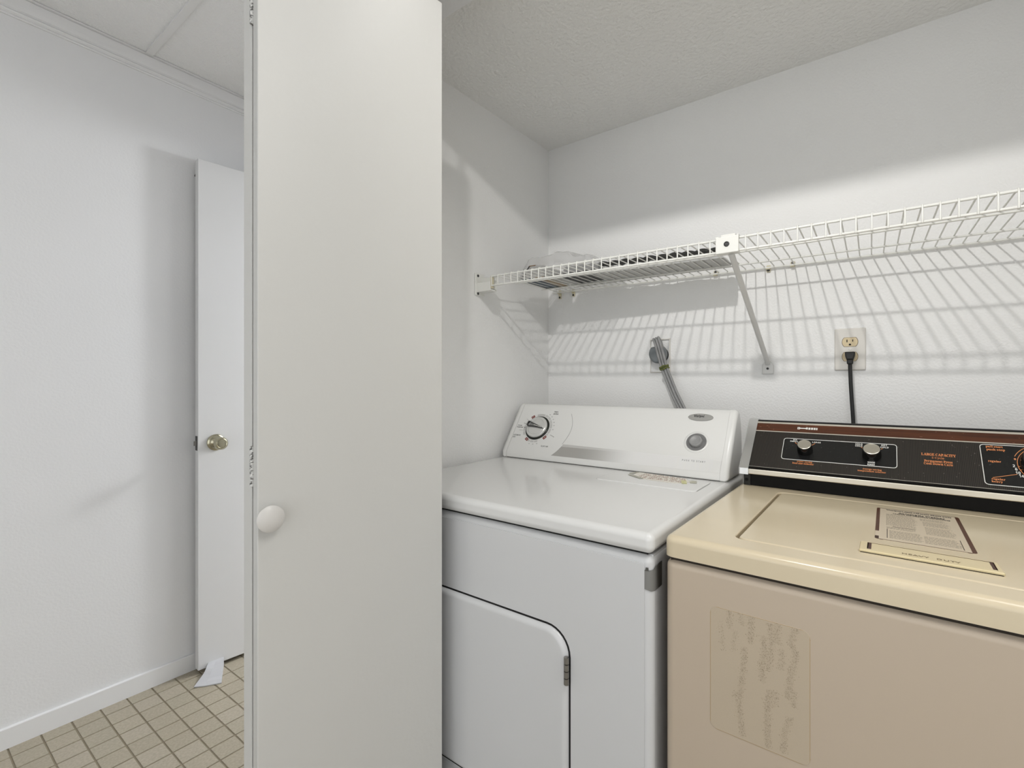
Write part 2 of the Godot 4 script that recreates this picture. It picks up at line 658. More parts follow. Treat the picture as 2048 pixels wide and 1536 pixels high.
func added_ceiling_panel(at: Vector3, label: String, energy: float):  # added light panel, soft fill for the tops of the machines
	var t := thing("added_ceiling_panel", at, label, "lamp")
	var b := from(t)
	b.frame(rrect(at.x - 0.595, at.z - 0.29, at.x + 0.595, at.z + 0.29, 0.01, 2), rrect(at.x - 0.57, at.z - 0.265, at.x + 0.57, at.z + 0.265, 0.01, 2), Transform3D(Basis(Vector3(1, 0, 0), Vector3(0, 0, 1), Vector3(0, -1, 0)), Vector3(0, at.y + 0.004, 0)), 0.0, 0.006)
	part(t, "frame", b, M.trim)
	b = from(t)
	b.box(Vector3(at.x - 0.57, at.y, at.z - 0.265), Vector3(at.x + 0.57, at.y + 0.004, at.z + 0.265))
	var glow := mat(Color(1, 1, 1), 0.5)
	glow.emission_enabled = true
	glow.emission = Color(1.0, 0.99, 0.97)
	glow.emission_energy_multiplier = 0.8
	part(t, "diffuser", b, glow)
	var l := AreaLight3D.new()
	l.name = numbered("fill_panel_glow")
	add_child(l)
	l.position = at + Vector3(0, -0.01, 0)
	l.rotation = Vector3(-PI / 2, 0, 0)
	l.area_size = Vector2(1.14, 0.53)
	l.light_energy = energy
	l.light_color = Color(1.0, 0.99, 0.97)
	l.area_range = 12.0
	l.area_attenuation = 2.0
	l.shadow_enabled = true


func unseen_globe_lamp(at: Vector3, energy: float):  # out of view, placed to throw the open door's shadow on the wall
	var t := thing("unseen_globe_pendant", Vector3(at.x, CEIL, at.z), "white globe pendant lamp out of view beyond the hall door, lighting the hall wall", "lamp")
	var b := from(t)
	b.tube([Vector3(at.x, CEIL, at.z), Vector3(at.x, at.y + 0.14, at.z)], 0.008)
	part(t, "stem", b, M.trim)
	b = from(t)
	var pr := []
	for i in 17:
		var a := -PI / 2 + PI * i / 16.0
		pr.append(Vector2(0.15 * cos(a), 0.15 * sin(a)))
	b.lathe(pr, Transform3D(Basis(Vector3.RIGHT, -PI / 2), at), 32)
	var glow := mat(Color(1, 1, 1), 0.5)
	glow.emission_enabled = true
	glow.emission = Color(0.98, 0.99, 1.0)
	glow.emission_energy_multiplier = 2.0
	part(t, "globe", b, glow)
	lamp(at, energy, Color(0.98, 0.99, 1.0), 0.14)


# ------------------------------------------------------------------ the room
func slab(called: String, boxes: Array, material: Material, label: String, category: String) -> MeshInstance3D:
	var b := MB.new()
	for q in boxes:                                           # [X0, X1, Y0, Y1, D0, D1]
		b.box(Vector3(q[0], q[2], -q[5]), Vector3(q[1], q[3], -q[4]))
	return solid(called, b, material, label, category)


func plan_wall(called: String, plan: Array, y0: float, y1: float, material: Material, label: String) -> MeshInstance3D:
	var poly := PackedVector2Array()
	for p in plan:
		poly.append(Vector2(p[0], -p[1]))
	var b := MB.new()
	b.prism(poly, Transform3D(Basis(Vector3(1, 0, 0), Vector3(0, 0, 1), Vector3(0, -1, 0)), Vector3(0, y1, 0)), 0.0, y1 - y0)
	return solid(called, b, material, label, "wall")


func room():
	# walls
	slab("wall_left", [[XW - 0.1, XW, 0, 2.5, -1.7, 1.75]], M.wall_hall, "smooth white hall wall with a door standing open against it", "wall")
	slab("wall_back", [[-1.13, 0.76, 0, 2.2, DB, DB + 0.1]], M.wall, "textured white back wall of the laundry closet behind the wire shelf", "wall")
	plan_wall("wall_closet_left", [[-1.0108, DB], [-1.0363, 0.82], [-1.13, 0.82], [-1.13, DB + 0.1], [-1.0108, DB + 0.1]], 0, 2.2, M.wall, "textured white side wall of the closet beside the dryer")
	slab("wall_closet_right", [[0.64, 0.76, 0, 2.2, 0.82, DB]], M.wall, "textured white side wall of the closet beside the washer", "wall")
	slab("wall_front", [[-1.13, -0.9, 0, 2.5, 0.70, 0.82], [-0.9, 0.6, 2.024, 2.5, 0.70, 0.82], [0.6, 2.1, 0, 2.5, 0.70, 0.82]], M.wall_hall, "white hall wall with the wide closet opening cut in it", "wall")
	slab("wall_corridor", [[-1.13, -1.12, 2.2, 2.5, 0.82, 1.75], [-1.14, -1.131, 0, 2.5, 0.82, 1.57]], M.wall_hall, "white corridor wall on the outer side of the closet", "wall")
	slab("wall_end", [[XW - 0.1, -2.10, 0, 2.5, 1.57, 1.69], [-1.34, -1.13, 0, 2.5, 1.57, 1.69], [-2.10, -1.34, 2.05, 2.5, 1.57, 1.69]], M.wall_hall, "white wall with the doorway at the end of the corridor", "wall")
	slab("wall_right", [[2.0, 2.1, 0, 2.5, -1.7, 0.70]], M.wall_hall, "white far wall at the right end of the hall", "wall")
	slab("wall_rear", [[XW - 0.1, 2.1, 0, 2.5, -1.7, -1.6]], M.wall_hall, "white hall wall opposite the closet opening", "wall")
	slab("wall_next_room", [[-3.3, -3.2, 0, 2.5, 1.69, 4.4], [-3.2, -0.3, 0, 2.5, 4.3, 4.4], [-0.4, -0.3, 0, 2.5, 1.7, 4.3], [-3.3, XW - 0.1, 0, 2.5, 1.59, 1.69], [-1.13, -0.3, 0, 2.5, 1.7, 1.8]], M.wall_hall, "white walls of the room beyond the hall door", "wall")
	# ceilings
	slab("ceiling_closet", [[-1.13, 0.76, CCEIL, CCEIL + 0.1, 0.82, DB]], M.ceiling, "low textured white ceiling over the washer and dryer", "ceiling")
	var cl := slab("ceiling", [[-3.3, 2.1, CEIL + 0.014, CEIL + 0.1, -1.7, 4.4]], M.acoustic, "white dropped ceiling of acoustic tiles over the hall", "ceiling")
	var b := MB.new()
	var ds := []
	for k in range(-3, 3):
		ds.append(0.6464 + 0.61 * k)
	var xs := [XW + 0.008, -0.99, 0.23, 1.45, 2.0]
	for i in ds.size():
		b.box(V(XW, CEIL - 0.003, ds[i] + 0.012), V(2.0 if ds[i] < 0.7 else -1.13, CEIL + 0.014, ds[i] - 0.012))
	for i in range(1, 4):
		b.box(V(xs[i] - 0.012, CEIL - 0.003, 0.70 if i > 0 else 1.6), V(xs[i] + 0.012, CEIL + 0.014, -1.6))
	b.box(V(XW, CEIL - 0.003, 1.57), V(XW + 0.024, CEIL + 0.001, -1.6))
	part(cl, "grid_bar", b, M.trim)
	var spots := [[-1.6, ds[0]]]
	for i in ds.size() - 1:
		spots.append([ds[i], ds[i + 1]])
	spots.append([ds[-1], 1.57])
	for s in spots:
		for i in 4:
			var x1: float = xs[i + 1]
			if s[0] > 0.6 and i > 0:
				continue
			if s[0] > 0.6:
				x1 = -1.13
			b = MB.new()
			b.box(V(xs[i] + 0.012, CEIL + 0.0025, s[1] - 0.012), V(x1 - 0.012, CEIL + 0.0138, s[0] + 0.012))
			part(cl, "ceiling_tile", b, M.acoustic)
	# crown and baseboards
	b = MB.new()
	b.sweep(PackedVector2Array([Vector2(0, 2.338), Vector2(0.005, 2.338), Vector2(0.007, 2.342), Vector2(0.004, 2.347), Vector2(0.009, 2.351), Vector2(0.010, 2.356), Vector2(0.005, 2.360), Vector2(0.011, 2.365), Vector2(0.013, 2.378), Vector2(0.014, 2.392), Vector2(0.014, 2.404), Vector2(0, 2.404)]), [V(XW, 0, -1.6), V(XW, 0, 1.57)], Vector3.UP, false)
	solid("trim_1", b, M.trim, "white crown moulding along the top of the hall wall", "moulding")
	b = MB.new()
	b.sweep(PackedVector2Array([Vector2(0, 0), Vector2(0.010, 0), Vector2(0.010, 0.0635), Vector2(0.0085, 0.0655), Vector2(0.006, 0.066), Vector2(0, 0.066)]), [V(XW, 0, -1.6), V(XW, 0, 1.57)], Vector3.UP, false)
	solid("baseboard_left", b, M.trim, "low white baseboard along the hall wall", "baseboard")
	b = MB.new()
	b.box(V(-0.9, 2.000, 0.742), V(0.6, 2.024, 0.708))
	solid("trim_2", b, M.trim, "white metal track for the folding door under the closet header", "door track")
	# floor: sheet of three-inch squares; those that show are pieces, the rest one field
	var fl := slab("floor", [[-3.3, 2.1, -0.1, -0.0022, -1.7, 4.4]], M.grout, "beige floor of small square tiles with brown joints", "floor")
	var shapes := []
	for k in 1:
		b = MB.new()
		b.prism(rrect(-0.0360, -0.0360, 0.0360, 0.0360, 0.0012, 1), Transform3D(Basis(Vector3(1, 0, 0), Vector3(0, 0, -1), Vector3(0, 1, 0)), Vector3.ZERO), -0.0022, 0.0, 0.0012, 1, false)
		shapes.append(b.mesh())
	var rest := MB.new()
	for i in range(-6, 50):
		for k in range(-30, 13):
			var x := -1.8395 + 0.0768 * (i + 0.5)
			var d := 0.6575 + 0.0765 * (k + 0.5)
			if x < XW + 0.01 or x > 1.98 or d < -1.6 or (d > 0.66 and x > -1.14 and x < -0.9):
				continue
			if i < 6 and k > -9 and k < 7:
				var o := MeshInstance3D.new()
				o.name = "tile"
				o.mesh = shapes[0]
				o.material_override = M["tile%d" % rng.randi_range(0, 3)]
				fl.add_child(o, true)
				o.position = Vector3(x, 0, -d)
			else:
				rest.prism(rrect(x - 0.036, d - 0.036, x + 0.036, d + 0.036, 0.0012, 1), Transform3D(Basis(Vector3(1, 0, 0), Vector3(0, 0, -1), Vector3(0, 1, 0)), Vector3.ZERO), -0.0022, 0.0, 0.0, 1, false)
	var f := part(fl, "tile_field", rest, M.tile0)
	f.set_meta("kind", "stuff")


# ------------------------------------------------------------------ doors
func hall_door():
	# local: x from the latch edge to the hinges, face at z 0 towards the hall
	var t := thing("door_2", V(-2.1535, 0, 0.798), "white flush hall door with a nickel knob, open flat along the wall", "door", "", "structure")
	t.rotation.y = atan2(0.9963, 0.0865)
	var b := MB.new()
	b.rbox(Vector3(0, 0.0145, -0.035), Vector3(0.757, 2.0615, 0), 0.002, 2)
	part(t, "door_panel", b, M.door_hall)
	var at := Transform3D(Basis.IDENTITY, Vector3(0.0635, 0.922, 0))
	var k := Node3D.new()
	k.name = "door_knob"
	t.add_child(k)
	b = MB.new()
	b.lathe([Vector2(0.033, 0), Vector2(0.0335, 0.003), Vector2(0.031, 0.0065), Vector2(0.024, 0.0085), Vector2(0.014, 0.011), Vector2(0.0125, 0.013)], at, 40)
	part(k, "rose", b, M.nickel)
	b = MB.new()
	b.lathe([Vector2(0.0115, 0.012), Vector2(0.0100, 0.028), Vector2(0.0115, 0.038), Vector2(0.0175, 0.043), Vector2(0.0240, 0.050), Vector2(0.0258, 0.058), Vector2(0.0245, 0.066), Vector2(0.0195, 0.072), Vector2(0.018, 0.0733), Vector2(0.0165, 0.0720), Vector2(0.011, 0.0738), Vector2(0, 0.0745)], at, 40)
	part(k, "grip", b, M.nickel)
	b = MB.new()
	b.rbox(Vector3(-0.0012, 0.893, -0.030), Vector3(0.002, 0.951, -0.006), 0.0008, 1)
	part(t, "latch_plate", b, M.dark_steel)
	b = MB.new()
	b.prism(PackedVector2Array([Vector2(-0.012, -0.012), Vector2(-0.001, -0.012), Vector2(-0.001, -0.024), Vector2(-0.006, -0.024)]), Transform3D(Basis(Vector3(1, 0, 0), Vector3(0, 0, 1), Vector3(0, -1, 0)), Vector3(0, 0.931, 0)), 0.0, 0.018)
	part(t, "latch_bolt", b, M.steel)
	for y in [0.25, 1.05, 1.82]:
		b = MB.new()
		b.tube([Vector3(0.761, y - 0.045, -0.040), Vector3(0.761, y + 0.045, -0.040)], 0.006, 10, Vector3.RIGHT)
		part(t, "hinge", b, M.nickel)
	b = MB.new()
	b.tube([Vector3(0.01, 2.012, -0.035), Vector3(0.008, 2.012, -0.044), Vector3(0.004, 2.010, -0.048), Vector3(0.003, 2.003, -0.050)], 0.0025, 8)
	part(t, "hook", b, M.dark_steel)
	# the wedge on the floor under it
	var w := thing("door_wedge", V(-2.07, 0, 0.84), "white plastic wedge pushed under the open hall door on the tiles", "doorstop")
	b = from(w)
	var tip := [V(-2.0737, 0.0005, 0.7549), V(-2.046, 0.0005, 0.784), V(-2.0176, 0.0005, 0.8292)]
	var heel := [V(-2.160, 0.0005, 0.842), V(-2.150, 0.0005, 0.866), V(-2.142, 0.0005, 0.890)]
	var rows := []
	for i in 9:
		var f := i / 8.0
		var row := []
		var h := 0.0035 + 0.030 * pow(f, 0.8)
		for k2 in 3:
			var p: Vector3 = tip[k2].lerp(heel[k2], f)
			if k2 == 0:
				p = p.lerp(V(-2.118, 0.0005, 0.8235), 0.9 * sin(PI * f) * 0.45)
			row.append([p, p + Vector3(0, h - (0.002 if k2 == 1 and i > 1 and i < 7 else 0.0), 0)])
		rows.append(row)
	for i in 8:
		for k2 in 2:
			b.flat(rows[i][k2][1], rows[i][k2 + 1][1], rows[i + 1][k2 + 1][1], rows[i + 1][k2][1], Vector3.UP)
		for k2 in [0, 2]:
			b.flat(rows[i][k2][0], rows[i][k2][1], rows[i + 1][k2][1], rows[i + 1][k2][0], V(-1, 0, -0.6) if k2 == 0 else V(1, 0, 0.6))
	for e in [0, 8]:
		for k2 in 2:
			b.flat(rows[e][k2][0], rows[e][k2 + 1][0], rows[e][k2 + 1][1], rows[e][k2][1], V(1, 0, -1) if e == 0 else V(-1, 0, 1))
	part(w, "wedge_body", b, M.plastic_wedge)


func bifold():
	var t := thing("door_1", V(-0.86, 0, 0.72), "white two-panel folding closet door with a round knob, folded open", "door", "", "structure")
	var s8 := 0.1392
	var c8 := 0.9903
	# lead panel: x from the fold edge to the track end; pivot panel behind it
	var lead := basis_of(V(s8, 0, c8), Vector3.UP, V(-0.7775, 0, 0.3722))
	var pivot := basis_of(V(-s8, 0, c8), Vector3.UP, V(-0.8015, 0, 0.3745))
	var home := t.transform.affine_inverse()
	for at in [lead, pivot]:
		var b := MB.new(home * at)
		b.rbox(Vector3(0, 0.02, -0.0216), Vector3(0.3626, 1.966, 0), 0.0018, 2)
		part(t, "door_panel", b, M.door)
	var b := MB.new(home * lead)
	var kp := Transform3D(Basis.IDENTITY, Vector3(0.0145, 0.947, 0))
	b.lathe([Vector2(0.0075, 0), Vector2(0.0065, 0.006), Vector2(0.009, 0.010), Vector2(0.018, 0.0125), Vector2(0.0208, 0.0145), Vector2(0.0212, 0.0165), Vector2(0.0200, 0.0178), Vector2(0.0145, 0.0200), Vector2(0.009, 0.0218), Vector2(0.004, 0.0225), Vector2(0, 0.0226)], kp, 40)
	part(t, "knob", b, M.knob_paint)
	for y in [0.28, 1.027, 1.772]:
		var h := Node3D.new()
		h.name = "hinge"
		t.add_child(h, true)
		for k in 5:
			b = MB.new(home * lead)
			var y0: float = y - 0.033 + 0.0132 * k
			b.tube([Vector3(-0.0012, y0 + 0.0006, -0.0228), Vector3(-0.0012, y0 + 0.0126, -0.0228)], 0.0031, 10, Vector3.RIGHT)
			part(h, "knuckle", b, M.chipped)
		b = MB.new(home * lead)
		b.box(Vector3(-0.003, y - 0.033, -0.0236), Vector3(0.02, y + 0.033, -0.0217))
		part(h, "leaf", b, M.steel)
	b = MB.new(home * lead)
	b.tube([Vector3(0.352, 1.962, -0.0108), Vector3(0.352, 2.004, -0.0108)], 0.005, 10, Vector3.RIGHT)
	part(t, "guide_pin", b, M.dark_steel)
	b = MB.new(home * pivot)
	b.tube([Vector3(0.345, 1.962, -0.0108), Vector3(0.345, 2.004, -0.0108)], 0.005, 10, Vector3.RIGHT)
	b.tube([Vector3(0.345, 0.0, -0.0108), Vector3(0.345, 0.025, -0.0108)], 0.005, 10, Vector3.RIGHT)
	part(t, "pivot_pin", b, M.dark_steel)


# ------------------------------------------------------------------ dryer
func face_at(z0: float, y0: float, z1: float, y1: float) -> Transform3D:
	return basis_of(Vector3.RIGHT, Vector3(0, y1 - y0, z1 - z0), Vector3(0, y0, z0))


func side_on(x: float, dir: float) -> Transform3D:                # outline (z, y) pushed out along x
	return Transform3D(Basis(Vector3(0, 0, 1), Vector3(0, 1, 0), Vector3(-1, 0, 0)), Vector3(x, 0, 0)) if dir < 0.0 else Transform3D(Basis(Vector3(0, 0, -1), Vector3(0, 1, 0), Vector3(1, 0, 0)), Vector3(x, 0, 0))


func mirrored(p: PackedVector2Array) -> PackedVector2Array:
	var out := PackedVector2Array()
	for i in p.size():
		out.append(Vector2(-p[p.size() - 1 - i].x, p[p.size() - 1 - i].y))
	return out


func dryer():
	var t := thing("clothes_dryer", V(-0.6425, 0, 1.10), "white clothes dryer with a sloped white console, standing in the closet corner", "clothes dryer")
	t.rotation.y = -deg_to_rad(0.6)
	var I := Transform3D.IDENTITY
	var lift := Transform3D(Basis(Vector3(1, 0, 0), Vector3(0, 0, -1), Vector3(0, 1, 0)), Vector3.ZERO)   # outline (x, -z) seen from above
	var b := MB.new()
	b.box(Vector3(-0.356, 0.03, -0.33), Vector3(0.356, 0.876, 0.312))
	b.rbox(Vector3(-0.3595, 0.03, -0.33), Vector3(0.3595, 0.8765, 0.3255), 0.013, 4)
	var body := part(t, "cabinet", b, M.enamel_shaded)
	b = MB.new()
	b.box(Vector3(-0.348, 0.872, -0.32), Vector3(0.348, 0.885, 0.316))
	part(t, "gap_shade", b, M.gap)  # dark filler that stands in for shade under the top's edge
	# front panel with the door opening
	var shape := PackedVector2Array([Vector2(-0.3465, 0.3275), Vector2(-0.252, 0.3275)])
	shape.append(Vector2(-0.252, 0.6605))
	for i in 9:
		var a := PI - PI / 2 * i / 8.0
		shape.append(Vector2(-0.202 + 0.05 * cos(a), 0.6605 + 0.05 * sin(a)))
	for i in 9:
		var a := PI / 2 - PI / 2 * i / 8.0
		shape.append(Vector2(0.1565 + 0.05 * cos(a), 0.6605 + 0.05 * sin(a)))
	shape.append_array([Vector2(0.2065, 0.3275), Vector2(0.3465, 0.3275), Vector2(0.3465, 0.8635), Vector2(-0.3465, 0.8635)])
	b = MB.new()
	b.prism(shape, I, 0.318, 0.3275, 0.0006, 1, false)
	part(t, "front_panel", b, M.enamel_shaded)
	b = MB.new()
	b.prism(PackedVector2Array([Vector2(-0.252, 0.3275), Vector2(0.2064, 0.3275), Vector2(0.2064, 0.69), Vector2(0.19, 0.7105), Vector2(-0.24, 0.7105), Vector2(-0.252, 0.69)]), I, 0.317, 0.3262, 0.0, 1, false)
	part(t, "door_gap_shade", b, M.gap)  # near-black sheet painted in for the shade around the door
	var door := Node3D.new()
	door.name = "door"
	t.add_child(door)
	b = MB.new()
	b.prism(rrect(-0.2475, 0.3315, 0.2028, 0.7068, 0.0475, 8), I, 0.3190, 0.3345, 0.0120, 5, false)
	part(door, "door_skin", b, M.enamel_shaded)
	for y in [0.6385, 0.40]:
		b = MB.new()
		for k in 4:
			var y0: float = y - 0.0256 + 0.0128 * k
			b.lathe([Vector2(0, y0), Vector2(0.0048, y0 + 0.0006), Vector2(0.0048, y0 + 0.0118), Vector2(0, y0 + 0.0124)], Transform3D(Basis(Vector3.RIGHT, -PI / 2), Vector3(0.2022, 0, 0.3345)), 12)
		part(door, "hinge", b, M.steel, "small steel hinge")
	b = MB.new()
	b.rbox(Vector3(-0.3465, 0.035, 0.318), Vector3(0.3465, 0.3235, 0.3275), 0.004, 3)
	part(t, "toe_panel", b, M.enamel_shaded)
	# top
	b = MB.new()
	b.rbox(Vector3(-0.3625, 0.8805, -0.334), Vector3(0.3625, 0.915, 0.332), 0.0125, 5)
	var lid := part(t, "top", b, M.enamel_lit)
	b = MB.new()
	b.prism(rrect(0.072, 0.026, 0.3245, 0.160, 0.012, 4), lift, 0.9145, 0.9172, 0.002, 3, false)
	part(lid, "lint_door", b, M.enamel_lit)
	b = MB.new()
	b.rbox(Vector3(0.3228, 0.9146, -0.142), Vector3(0.3252, 0.9160, -0.036), 0.0006, 1)
	part(lid, "seam", b, M.grey_ink)
	# console
	var outline := PackedVector2Array([Vector2(-0.186, 0.9165), Vector2(-0.183, 0.9190), Vector2(-0.1830, 0.9350), Vector2(-0.2830, 1.0782), Vector2(-0.2885, 1.0855), Vector2(-0.295, 1.0895), Vector2(-0.303, 1.0900), Vector2(-0.311, 1.0860), Vector2(-0.322, 1.062), Vector2(-0.330, 1.030), Vector2(-0.335, 0.99), Vector2(-0.336, 0.9165)])
	var con := Node3D.new()
	con.name = "console"
	t.add_child(con)
	b = MB.new()
	b.prism(mirrored(outline), side_on(-0.338, 1.0), 0.0, 0.676, 0.0, 1, true)
	part(con, "console_body", b, M.white_plastic)
	var fat := MB.inset(outline, -0.0012)
	for sd in [-1.0, 1.0]:
		b = MB.new()
		b.prism(mirrored(fat) if sd > 0.0 else fat, side_on(sd * 0.3385, sd), 0.0, 0.0205, 0.0120, 6, true, Rect2(), true)
		part(con, "end_cap", b, M.white_plastic)
	b = MB.new()
	b.box(Vector3(-0.350, 0.9148, -0.33), Vector3(0.350, 0.9168, -0.188))
	part(con, "foot_strip", b, M.gap)
	var fa := face_at(-0.183, 0.935, -0.286, 1.083)
	# silver band, printed to fade out towards the right
	var im := Image.create(256, 4, false, Image.FORMAT_RGB8)
	var im2 := Image.create(256, 4, false, Image.FORMAT_RGB8)
	for x in 256:
		var f := x / 255.0
		var k := smoothstep(0.18, 0.55, f) - 0.10 * smoothstep(0.75, 1.0, f)
		for y in 4:
			im.set_pixel(x, y, Color(0.655, 0.65, 0.635).lerp(Color(0.90, 0.90, 0.895), k))
			im2.set_pixel(x, y, Color(0.765, 0.762, 0.75).lerp(Color(0.905, 0.905, 0.90), k))
	var arc := []
	for i in 9:
		var a := deg_to_rad(-27.0 - 20.0 + 20.0 * i / 8.0)
		arc.append(Vector2(-0.2499 + 0.1275 * cos(a), 0.0958 + 0.1275 * sin(a)))
	for part_band in 2:
		var p := PackedVector2Array()
		var lo := 0.0012 if part_band == 0 else 0.0350
		var hi := 0.0350 if part_band == 0 else 0.0438
		for i in 7:
			var y := lerpf(lo, hi, i / 6.0)
			p.append(Vector2(-0.2499 + sqrt(0.1285 * 0.1285 - (y - 0.0958) * (y - 0.0958)), y))
		p.append(Vector2(0.337, hi - (0.007 if part_band else 0.0)))
		p.append(Vector2(0.337, lo))
		b = MB.new()
		b.prism(p, fa, 0.0, 0.0003 + 0.0001 * part_band, 0.0, 1, false)
		part(con, "silver_band", b, painted(im2 if part_band else im, 0.3))
	b = MB.new()
	var bow := []
	for i in 14:
		var a := deg_to_rad(28.0 - 52.0 * i / 13.0)
		bow.append(fa * Vector3(-0.2499 + 0.1285 * cos(a) - 0.004 * smoothstep(0.0, 1.0, absf(i - 6.0) / 7.0), 0.0958 + 0.1285 * sin(a), 0.0))
	b.tube(bow, 0.0006, 6)
	part(con, "dial_line", b, M.grey_ink)
	# timer dial
	var kc := fa * Transform3D(Basis.IDENTITY, Vector3(-0.2499, 0.0958, 0))
	var dial := Node3D.new()
	dial.name = "timer_dial"
	t.add_child(dial)
	b = MB.new()
	b.lathe([Vector2(0.0445, 0), Vector2(0.0445, 0.0015), Vector2(0.043, 0.0035), Vector2(0.0405, 0.0045), Vector2(0.037, 0.003), Vector2(0.035, 0.003)], kc, 48)
	part(dial, "dial_ring", b, mat(Color(0.16, 0.17, 0.15), 0.2, 0.3))
	b = MB.new()
	b.lathe([Vector2(0.0385, 0.002), Vector2(0.0385, 0.008), Vector2(0.0365, 0.0105), Vector2(0.0305, 0.0115), Vector2(0.0295, 0.0105), Vector2(0.0285, 0.0115), Vector2(0, 0.0120)], kc, 48)
	part(dial, "dial_face", b, mat(Color(0.84, 0.84, 0.83), 0.22, 0.25))
	b = MB.new()
	var grip := PackedVector2Array([Vector2(-0.0355, 0.0075), Vector2(-0.030, 0.0105), Vector2(-0.018, 0.0085), Vector2(-0.002, 0.0065), Vector2(0.0315, 0.0012), Vector2(0.0318, -0.0012), Vector2(-0.002, -0.0050), Vector2(-0.018, -0.0075), Vector2(-0.030, -0.0095), Vector2(-0.0355, -0.0070)])
	b.prism(grip, kc * Transform3D(Basis(Vector3(0, 0, 1), deg_to_rad(-12.5)), Vector3.ZERO), 0.009, 0.0195, 0.0035, 3, false)
	part(dial, "pointer", b, mat(Color(0.36, 0.36, 0.36), 0.22, 0.7))
	b = MB.new()
	b.prism(PackedVector2Array([Vector2(-0.004, 0.0008), Vector2(0.029, 0.0004), Vector2(0.029, -0.0004), Vector2(-0.004, -0.0008)]), kc * Transform3D(Basis(Vector3(0, 0, 1), deg_to_rad(-12.5)), Vector3.ZERO), 0.019, 0.0201, 0.0, 1, false)
	part(dial, "pointer_line", b, M.white_ink)
	# marks round it
	for seg in [[2.0, 20.0], [23.0, 38.0], [41.0, 56.0], [59.0, 72.0], [76.0, 110.0], [-20.0, -1.0], [-40.0, -23.0], [172.0, 196.0], [199.0, 214.0], [150.0, 168.0], [-118.0, -104.0], [-101.0, -86.0], [-83.0, -70.0]]:
		b = MB.new()
		var p := PackedVector2Array()
		for i in 5:
			var a: float = deg_to_rad(lerpf(seg[0], seg[1], i / 4.0))
			p.append(Vector2(cos(a), sin(a)) * 0.0545)
		for i in 5:
			var a: float = deg_to_rad(lerpf(seg[1], seg[0], i / 4.0))
			p.append(Vector2(cos(a), sin(a)) * 0.0475)
		b.prism(p, kc, 0.0, 0.0003, 0.0, 1, false)
		part(con, "dial_scale", b, M.pale_ink)
	for a in [[128.5, 0.0525], [239.5, 0.0515], [-39.5, 0.0525]]:
		var w: float = deg_to_rad(a[0])
		b = MB.new()
		b.prism(rrect(-0.0065, -0.0045, 0.0065, 0.0045, 0.0005, 1), kc * Transform3D(Basis(Vector3(0, 0, 1), w - PI / 2), Vector3(cos(w), sin(w), 0) * a[1]), 0.0, 0.0005, 0.0, 1, false)
		part(con, "stop_mark", b, M.red_ink)
	b = MB.new()
	for a in [[128.5, 0.0525], [239.5, 0.0515], [-39.5, 0.0525]]:
		var w: float = deg_to_rad(a[0])
		var q := kc * Transform3D(Basis(Vector3(0, 0, 1), w - PI / 2), Vector3(cos(w), sin(w), 0.0004) * Vector3(a[1], a[1], 1))
		b.text("OFF", q, 0, 0, 0.0085, 0.0035)
	part(con, "lettering", b, M.white_ink)
	b = MB.new()
	b.text("TIMED", fa, -0.1995, 0.1606, 0.0155, 0.0046)
	b.text("DRYING", fa, -0.1980, 0.1527, 0.0200, 0.0046)
	b.text("Energy", fa, -0.3235, 0.1016, 0.0165, 0.0052)
	b.text("Preferred", fa, -0.3215, 0.0950, 0.0240, 0.0052)
	b.text("AUTOMATIC", fa, -0.3210, 0.0640, 0.0300, 0.0046)
	b.text("DRY", fa, -0.3300, 0.0565, 0.0110, 0.0046)
	b.text("FLUFF AIR", fa, -0.1978, 0.0308, 0.0265, 0.0046)
	b.text("P U S H   T O   S T A R T", fa, 0.2690, 0.0285, 0.0590, 0.0046)
	b.prism(rrect(-0.304, 0.0938, -0.2985, 0.0965, 0.0004, 1), fa, 0.0, 0.0003, 0.0, 1, false)
	part(con, "lettering", b, M.black_ink)
	b = MB.new()
	b.text("Less Dry", fa, -0.2985, 0.1235, 0.017, 0.0036, "Droid Sans", 400, -0.55)
	b.text("Dry", fa, -0.306, 0.1100, 0.009, 0.0036, "Droid Sans", 400, -0.25)
	b.text("More Dry", fa, -0.312, 0.0835, 0.014, 0.0036)
	b.text("Cool Down", fa, -0.1835, 0.0705, 0.019, 0.0034, "Droid Sans", 400, -0.38)
	for q in [[60.0, "70"], [48.0, "60"], [36.0, "50"], [24.0, "40"], [12.0, "30"], [-2.0, "20"], [-100.0, "10"], [-86.0, "20"], [-72.0, "30"]]:
		var a: float = deg_to_rad(q[0])
		b.text(q[1], fa, -0.2499 + 0.061 * cos(a), 0.0958 + 0.061 * sin(a), 0.0050, 0.0036)
	part(con, "lettering", b, M.grey_ink)
	# badge and start button
	b = MB.new()
	var bc := fa * Transform3D(Basis.IDENTITY, Vector3(0.2655, 0.1620, 0))
	b.lathe([Vector2(1.0, 0.0), Vector2(1.0, 0.0012), Vector2(0.94, 0.0024), Vector2(0.75, 0.0034), Vector2(0.4, 0.0042), Vector2(0, 0.0044)], bc * Transform3D(Basis(Vector3(0.0335, 0, 0), Vector3(0, 0.0118, 0), Vector3(0, 0, 1)), Vector3.ZERO), 40)
	part(con, "badge", b, M.chrome, "oval chrome badge with dark lettering")
	b = MB.new()
	b.text("Whirlpool", bc * Transform3D(Basis.IDENTITY, Vector3(0, 0, 0.0044)), -0.0035, 0.0010, 0.0275, 0.0095, "Droid Serif", 700)
	part(con, "lettering", b, M.black_ink)
	var st := Node3D.new()
	st.name = "start_button"
	t.add_child(st)
	var sc := fa * Transform3D(Basis.IDENTITY, Vector3(0.2665, 0.0848, 0))
	b = MB.new()
	b.lathe([Vector2(0.0325, 0), Vector2(0.0315, 0.0012), Vector2(0.0275, 0.0018), Vector2(0.0262, 0.0008)], sc, 40)
